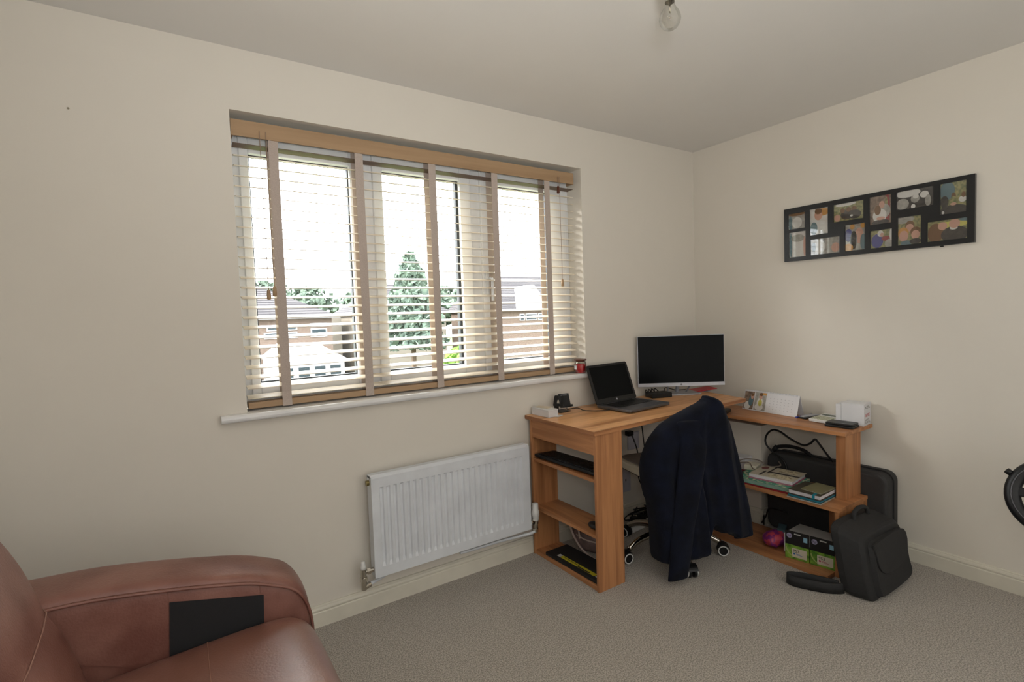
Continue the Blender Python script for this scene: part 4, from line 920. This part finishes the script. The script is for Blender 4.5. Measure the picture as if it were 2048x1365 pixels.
desc = [  # background, then blobs (material, cx, cy, rx, ry) in 0..1
 (4, [(5, .5, .95, .5, .12), (2, .1, .4, .1, .5), (8, .5, .4, .3, .35)]),
 (8, [(2, .08, .5, .08, .5), (4, .5, .75, .4, .15), (1, .9, .4, .08, .4)]),
 (8, [(10, .7, .85, .35, .15), (1, .45, .75, .22, .20), (5, .45, .90, .2, .12), (2, .2, .25, .2, .25)]),
 (4, [(8, .3, .5, .2, .45), (1, .85, .35, .14, .3), (2, .1, .5, .08, .3)]),
 (6, [(8, .4, .95, .35, .12), (1, .12, .22, .11, .2), (7, .45, .35, .22, .28), (5, .3, .6, .08, .14), (5, .5, .62, .08, .14), (5, .68, .62, .09, .15), (7, .7, .3, .22, .25), (8, .6, .25, .05, .06)]),
 (4, [(9, .15, .6, .2, .25), (10, .35, .92, .12, .1), (10, .88, .92, .12, .1), (1, .7, .55, .22, .3), (7, .42, .4, .18, .35), (2, .9, .3, .15, .3), (10, .15, .12, .25, .16)]),
 (0, [(11, .8, .5, .12, .6), (6, .75, .7, .06, .25), (4, .66, .45, .28, .25), (8, .45, .30, .32, .25), (1, .55, .68, .13, .13), (5, .36, .50, .15, .17), (7, .5, .06, .4, .1), (1, .5, .2, .2, .06)]),
 (6, [(9, .3, .4, .28, .4), (8, .45, .80, .14, .18), (1, .52, .72, .08, .12), (11, .72, .5, .22, .14), (4, .85, .2, .2, .25), (8, .95, .7, .08, .35)]),
 (7, [(8, .3, .85, .35, .22), (4, .15, .3, .18, .3), (4, .5, .5, .12, .22), (8, .52, .62, .08, .12), (8, .75, .65, .12, .18), (4, .85, .3, .08, .3), (8, .45, .1, .06, .12)]),
 (6, [(4, .2, .92, .5, .15), (5, .5, .68, .2, .17), (1, .5, .60, .17, .14), (10, .22, .42, .24, .22), (1, .24, .32, .2, .2), (5, .75, .45, .22, .16), (1, .75, .33, .18, .16), (2, .35, .06, .25, .1), (7, .75, .1, .25, .1)]),
 (6, [(2, .25, .75, .3, .3), (7, .5, .08, .6, .2), (7, .15, .4, .16, .2), (5, .5, .55, .09, .12), (6, .5, .4, .14, .15), (1, .5, .3, .12, .05), (8, .85, .42, .15, .10), (5, .88, .56, .08, .09), (8, .1, .06, .05, .05)]),
 (6, [(3, .55, .75, .5, .16), (5, .2, .4, .2, .5), (1, .38, .72, .12, .2), (7, .68, .25, .34, .42), (8, .66, .58, .10, .10), (1, .68, .78, .14, .22), (2, .95, .95, .15, .1)]),
]
M_pg = glass('frame_glass', fac=.06)
for (a, b, c, d), (bgi, bl_) in zip(rects, desc):
    m = MB(); m.mi = bgi; xx = -.0125
    m.add([(xx, a, c), (xx, b, c), (xx, b, d), (xx, a, d)], [(0, 1, 2, 3)])
    for q, (mi, cx_, cy_, rx_, ry_) in enumerate(bl_):
        m.mi = mi; n = 18; P = []
        for k in range(n):
            an = 2*PI*k/n; u_ = min(1, max(0, cx_+rx_*math.cos(an))); v_ = min(1, max(0, cy_+ry_*math.sin(an)))
            P.append((xx-.0003*(q+1), a+(b-a)*u_, c+(d-c)*v_))
        m.add(P, [tuple(range(n))])
    p_ = m.build('photograph', PM, pf)
    MB().add([(-.0185, a, c), (-.0185, b, c), (-.0185, b, d), (-.0185, a, d)], [(0, 1, 2, 3)]).build('glazing', M_pg, p_, solid=.001)

# ------------------------------------------------------------------ ceiling pendant bulb
pb = thing('pendant_bulb', 'bare clear glass light bulb hanging from the ceiling at the top edge', 'light bulb', (-1.862, -1.321, H))
bc = Vector((-1.862, -1.321, 2.135))
MB().lathe([(.0, -.030), (.010, -.0285), (.020, -.0225), (.0275, -.012), (.030, 0), (.0285, .010), (.024, .020), (.017, .031), (.0135, .040), (.0128, .048)], 32, tuple(bc)).build('glass_bulb', M_bulbg, pb, smooth=True)
MB().lathe([(.0135, .046), (.0138, .052), (.0128, .054), (.0128, .068), (.010, .070)], 24, tuple(bc)).build('metal_cap', M_chrome, pb, smooth=False)
m = MB().tube([bc+Vector((0, 0, .045)), bc+Vector((0, 0, .018))], .0028, 8).tube([bc+Vector((0, 0, .020)), bc+Vector((.010, 0, .004))], .0006, 5).tube([bc+Vector((0, 0, .020)), bc+Vector((-.010, 0, .004))], .0006, 5).ell(tuple(bc+Vector((0, 0, .004))), (.005, .0022, .0022), 10, 6)
m.build('filament_mount', M_chrome, pb, smooth=True)
MB().lathe([(.018, .066), (.021, .075), (.021, .11), (.012, .125), (.005, .13)], 24, tuple(bc)).build('lampholder', M_white, pb, smooth=False)
MB().tube([bc+Vector((0, 0, .125)), (bc.x, bc.y, H-.01)], .003, 8).build('flex', M_white, pb)
MB().lathe([(.045, H-.022), (.048, H-.018), (.048, H-.0005)], 28, (bc.x, bc.y, 0)).build('ceiling_rose', M_white, pb)
MB().at((-3.326, -.001, 2.07), (PI/2, 0, 0)).disc((0, 0, 0), .0035, 10).build('wall_hook_mark', mk('dull_mark', (150, 140, 120), .8), None, solid=.002, label='tiny dark screw mark high on the wall left of the window', cat='screw')

# ------------------------------------------------------------------ steering wheel at the right edge
sg = thing('steering_wheel', 'black padded wheel with grey trim at the right edge, before the wall', 'steering wheel', (-.30, -1.85, 0))
wc = Vector((-.30, -1.835, .545)); 
SX = Matrix.Translation(wc) @ Euler((math.radians(0), math.radians(18), 0)).to_matrix().to_4x4() @ Euler((0, 0, 0)).to_matrix().to_4x4()
m = MB().mat(SX); m.add([], []); rows = []
for i in range(48):
    a = 2*PI*i/48; row = []
    for k in range(13):
        b = 2*PI*k/12; rr = .128+.026*math.cos(b); row.append((.02*math.sin(b), rr*math.cos(a), rr*math.sin(a)*1.0))
    rows.append(row)
m.grid(rows, True).build('rim', M_blk, sg, smooth=True)
m = MB().mat(SX); m.tube([(-.0205, .128*math.cos(2*PI*i/48), .128*math.sin(2*PI*i/48)) for i in range(48)], .0022, 6, True); m.build('trim_ring', M_gun, sg, smooth=True)
m = MB().mat(SX); m.box(-.012, .012, -.115, .115, -.018, .018).box(-.012, .012, -.018, .018, -.11, 0); m.build('spoke', M_blk2, sg, bevel=.004)
m = MB().mat(SX); m.tube([(-.022, 0, 0), (.05, 0, 0)], .035, 20); m.build('hub', M_blk2, sg)
m = MB().mat(SX); m.tube([(-.005, .135, .065), (-.005, .150, .075)], .012, 10); m.build('thumb_knob', M_blk, sg, smooth=True)
m = MB().tube([wc+Vector((.03, 0, -.02)), (-.13, -1.86, .50), (-.12, -1.90, .03)], .016, 10); m.box(-.27, -.03, -1.98, -1.80, 0, .03); m.build('stand', M_blk2, sg, bevel=.002)

# ------------------------------------------------------------------ outdoors
M_grass = mk('grass', (66, 82, 48), .95, col2=(84, 92, 62), scale=.8, spec=.1)
M_brick = mk('pale_brick', (90, 76, 68), .9, col2=(106, 94, 84), scale=6, stretch=(1, 1, 4), spec=.1)
M_render = mk('pale_render', (110, 104, 94), .9, spec=.1)
def roof_mat(name, c1, c2):
    m = mk(name, c1, .9, spec=.1); nt = m.node_tree; b = nt.nodes['Principled BSDF']
    w = nt.nodes.new('ShaderNodeTexWave'); w.bands_direction = 'Z'; w.inputs['Scale'].default_value = 2.2; w.inputs['Distortion'].default_value = .6; w.inputs['Detail'].default_value = 2
    tc = nt.nodes.new('ShaderNodeTexCoord'); nt.links.new(tc.outputs['Object'], w.inputs['Vector'])
    r = nt.nodes.new('ShaderNodeValToRGB'); r.color_ramp.elements[0].color = lin(c1); r.color_ramp.elements[1].color = lin(c2)
    nt.links.new(w.outputs['Fac'], r.inputs[0]); nt.links.new(r.outputs[0], b.inputs['Base Color']); return m
M_roof = roof_mat('grey_tiles', (40, 38, 40), (74, 72, 72))
M_fol = mk('foliage', (72, 84, 74), .9, col2=(92, 104, 90), scale=2, spec=.1)
M_fol2 = mk('dark_foliage', (74, 86, 78), .9, col2=(94, 108, 94), scale=3, spec=.1)
M_trunk = mk('bark', (90, 74, 60), .9)
M_dglass = mk('dark_window_glass', (40, 50, 54), .25, spec=.3)
M_wpaint = mk('white_exterior', (190, 190, 190), .6)
GZ = -3.7
MB().box(-60, 90, .32, 120, GZ-.2, GZ).build('lawn', M_grass, kind='structure')
def tree(name, label, c, h, r, z0, mat, cat='tree', conif=False, seed=1, n=1500, group=None):
    rnd = random.Random(seed); t = thing(name, label, cat, (c[0], c[1], GZ), group)
    m = MB()
    for _ in range(n):
        f = rnd.random(); zz_ = z0+f*h; ang = rnd.random()*2*PI
        if conif: R0 = r*(1-f**1.7)**.9*(1+.12*math.sin(f*26))+.05
        else: R0 = r*math.sqrt(max(.02, 1-(2*f-1)**2))*(1+.25*math.sin(ang*3+seed)+.15*math.sin(f*9+ang*2))
        rr = R0*(.72+.34*rnd.random()); p = Vector((c[0]+rr*math.cos(ang), c[1]+rr*math.sin(ang), zz_)); s_ = r*(.10+.09*rnd.random())
        ax = Vector((rnd.uniform(-1, 1), rnd.uniform(-1, 1), rnd.uniform(-1, 1))).normalized(); a1 = ax.orthogonal().normalized(); a2 = ax.cross(a1)
        m.add([p+a1*s_, p+a2*s_*.7, p-a1*s_, p-a2*s_*.7, p+ax*s_*.3], [(0, 1, 4), (1, 2, 4), (2, 3, 4), (3, 0, 4), (3, 2, 1, 0)])
    # inner mass
    if conif: m.lathe([(r*.72, z0), (r*.70, z0+h*.3), (r*.50, z0+h*.6), (r*.2, z0+h*.85), (0, z0+h*.97)], 14, (c[0], c[1], 0))
    else: m.ell((c[0], c[1], z0+h/2), (r*.78, r*.78, h*.40), 14, 8)
    m.build('crown', mat, t)
    MB().tube([(c[0], c[1], GZ), (c[0], c[1], z0+h*.4)], r*.09, 8).build('trunk', M_trunk, t)
tree('conifer_tree', 'tall green conifer seen through the middle window pane', (7.09, 22.0), 4.7, 1.45, -.15, M_fol2, conif=True, seed=5, n=2600)
M_gutter = mk('grey_gutter', (90, 88, 86), .7)
def hip_house(label, x0, x1, y0, y1, eav, ridge, hipx, walls, wins, cat='house', lefthip=True, righthip=True):
    t = thing('house', label, cat, ((x0+x1)/2, y0, GZ))
    MB().box(x0, x1, y0, y1, GZ, eav).build('wall', walls, t)
    ym = (y0+y1)/2; o = .4; a, b, c, d = x0-o, x1+o, y0-o, y1+o; rl = a+(hipx if lefthip else 0); rr_ = b-(hipx if righthip else 0)
    m = MB(); m.add([(a, c, eav), (b, c, eav), (b, d, eav), (a, d, eav), (rl, ym, ridge), (rr_, ym, ridge)], [(0, 1, 5, 4), (1, 2, 5), (2, 3, 4, 5), (3, 0, 4), (3, 2, 1, 0)]); m.build('roof', M_roof, t)
    MB().box(a, b, c-.05, c+.05, eav-.07, eav+.01).build('gutter', M_gutter, t)
    for (a_, b_, c_, d_) in wins:
        w = MB().box(a_-.07, b_+.07, y0-.06, y0+.02, c_-.06, d_+.06).build('window', M_wpaint, t)
        MB().box(a_, b_, y0-.08, y0-.05, c_, d_).build('pane', M_dglass, w)
    return t
hip_house('brick house with grey hipped roof seen through the left window pane', -6, 5.2, 30, 37, 1.62, 4.0, 4.6, M_brick, [(1.45, 3.1, .50, .74), (4.0, 4.8, .50, .88), (1.6, 3.1, .95, 1.15), (4.0, 4.8, 1.1, 1.2)])
hip_house('house with grey roof partly hidden behind the conifer', 8.0, 14.9, 34, 40, 1.75, 4.1, 3.2, M_render, [(12.6, 13.8, .5, 1.2)])
hC = hip_house('pale brick house with white gable seen through the right window pane', 16.9, 25.5, 30, 37, 1.75, 4.55, 1.6, M_brick, [(19.2, 19.5, .95, 1.35), (19.75, 20.7, .95, 1.35), (20.95, 21.25, .95, 1.35)])
m = MB(); m.add([(18.6, 29.5, 1.75), (21.8, 29.5, 1.75), (20.2, 29.5, 3.6), (18.6, 33, 1.75), (21.8, 33, 1.75), (20.2, 33, 3.6)], [(0, 1, 2), (0, 2, 5, 3), (1, 4, 5, 2)]); m.build('gable', M_wpaint, hC)
MB().box(5.5, 7.4, 36, 40, GZ, 1.6).build('wall', M_render, thing('garage', 'low pale outbuilding between the left house and the conifer', 'building', (7, 36, GZ)))
cv = thing('conservatory', 'white-roofed conservatory in front of the brick house', 'conservatory', (2.6, 26, GZ))
m = MB(); m.add([(1.0, 24.0, -.55), (4.3, 24.0, -.60), (3.4, 26.5, .20), (1.5, 26.5, .25), (1.0, 29, -.55), (4.3, 29, -.55)], [(0, 1, 2, 3), (1, 5, 2), (0, 3, 4), (3, 2, 5, 4)]); m.build('roof', M_wpaint, cv, solid=.08)
MB().box(1.1, 4.2, 24.1, 28.9, GZ, -.6).build('wall', M_wpaint, cv)
for k in range(4): MB().box(1.25+k*.75, 1.75+k*.75, 24.05, 24.1, -2.4, -.85).build('window', M_dglass, cv)
def fence(label, x0, x1, y, zt_, mat):
    t = thing('garden_fence', label, 'fence', ((x0+x1)/2, y, GZ))
    n = int((x1-x0)/1.8)+1
    for k in range(n+1): MB().box(x0+(x1-x0)*k/n-.05, x0+(x1-x0)*k/n+.05, y-.05, y+.05, GZ, zt_+.1).build('post', mat, t)
    MB().box(x0, x1, y-.02, y+.02, GZ, zt_).build('panel', mat, t)
M_fence = mk('weathered_fence', (112, 102, 94), .9, spec=.1)
fence('pale garden fence beyond the left window pane', -4, 5.5, 18.5, -.9, M_fence)
fence('pale garden fence beyond the right window pane', 9.5, 20, 22.5, -1.0, M_fence)
M_hedge = mk('light_green_hedge', (80, 112, 46), .9, col2=(108, 134, 68), scale=3, spec=.1)
tree('garden_hedge', 'bright green garden bush low behind the middle pane', (8.9, 19.5), 1.5, 1.3, -1.6, M_hedge, 'bush', seed=9, n=700)
for i, (x, y, h, r, z0, lb) in enumerate([(4.0, 46, 4.5, 2.0, .4, 'round green tree behind the left house, by the tassels'), (8.2, 50, 3.9, 2.2, .8, 'leafy tree rising above the left house roof'), (15.5, 56, 3.9, 2.6, .8, 'broad tree between the left house and the conifer'), (21.5, 48, 4.0, 2.2, .6, 'tree behind the small roof right of the conifer'), (-1.2, 44, 4.4, 2.2, .5, 'tree at the far left of the left window pane'), (36, 46, 3.6, 2.3, .8, 'tree showing past the right-hand house roof')]):
    tree('garden_tree', lb, (x, y), h, r, z0, M_fol, seed=20+i, n=700, group='trees behind the houses')
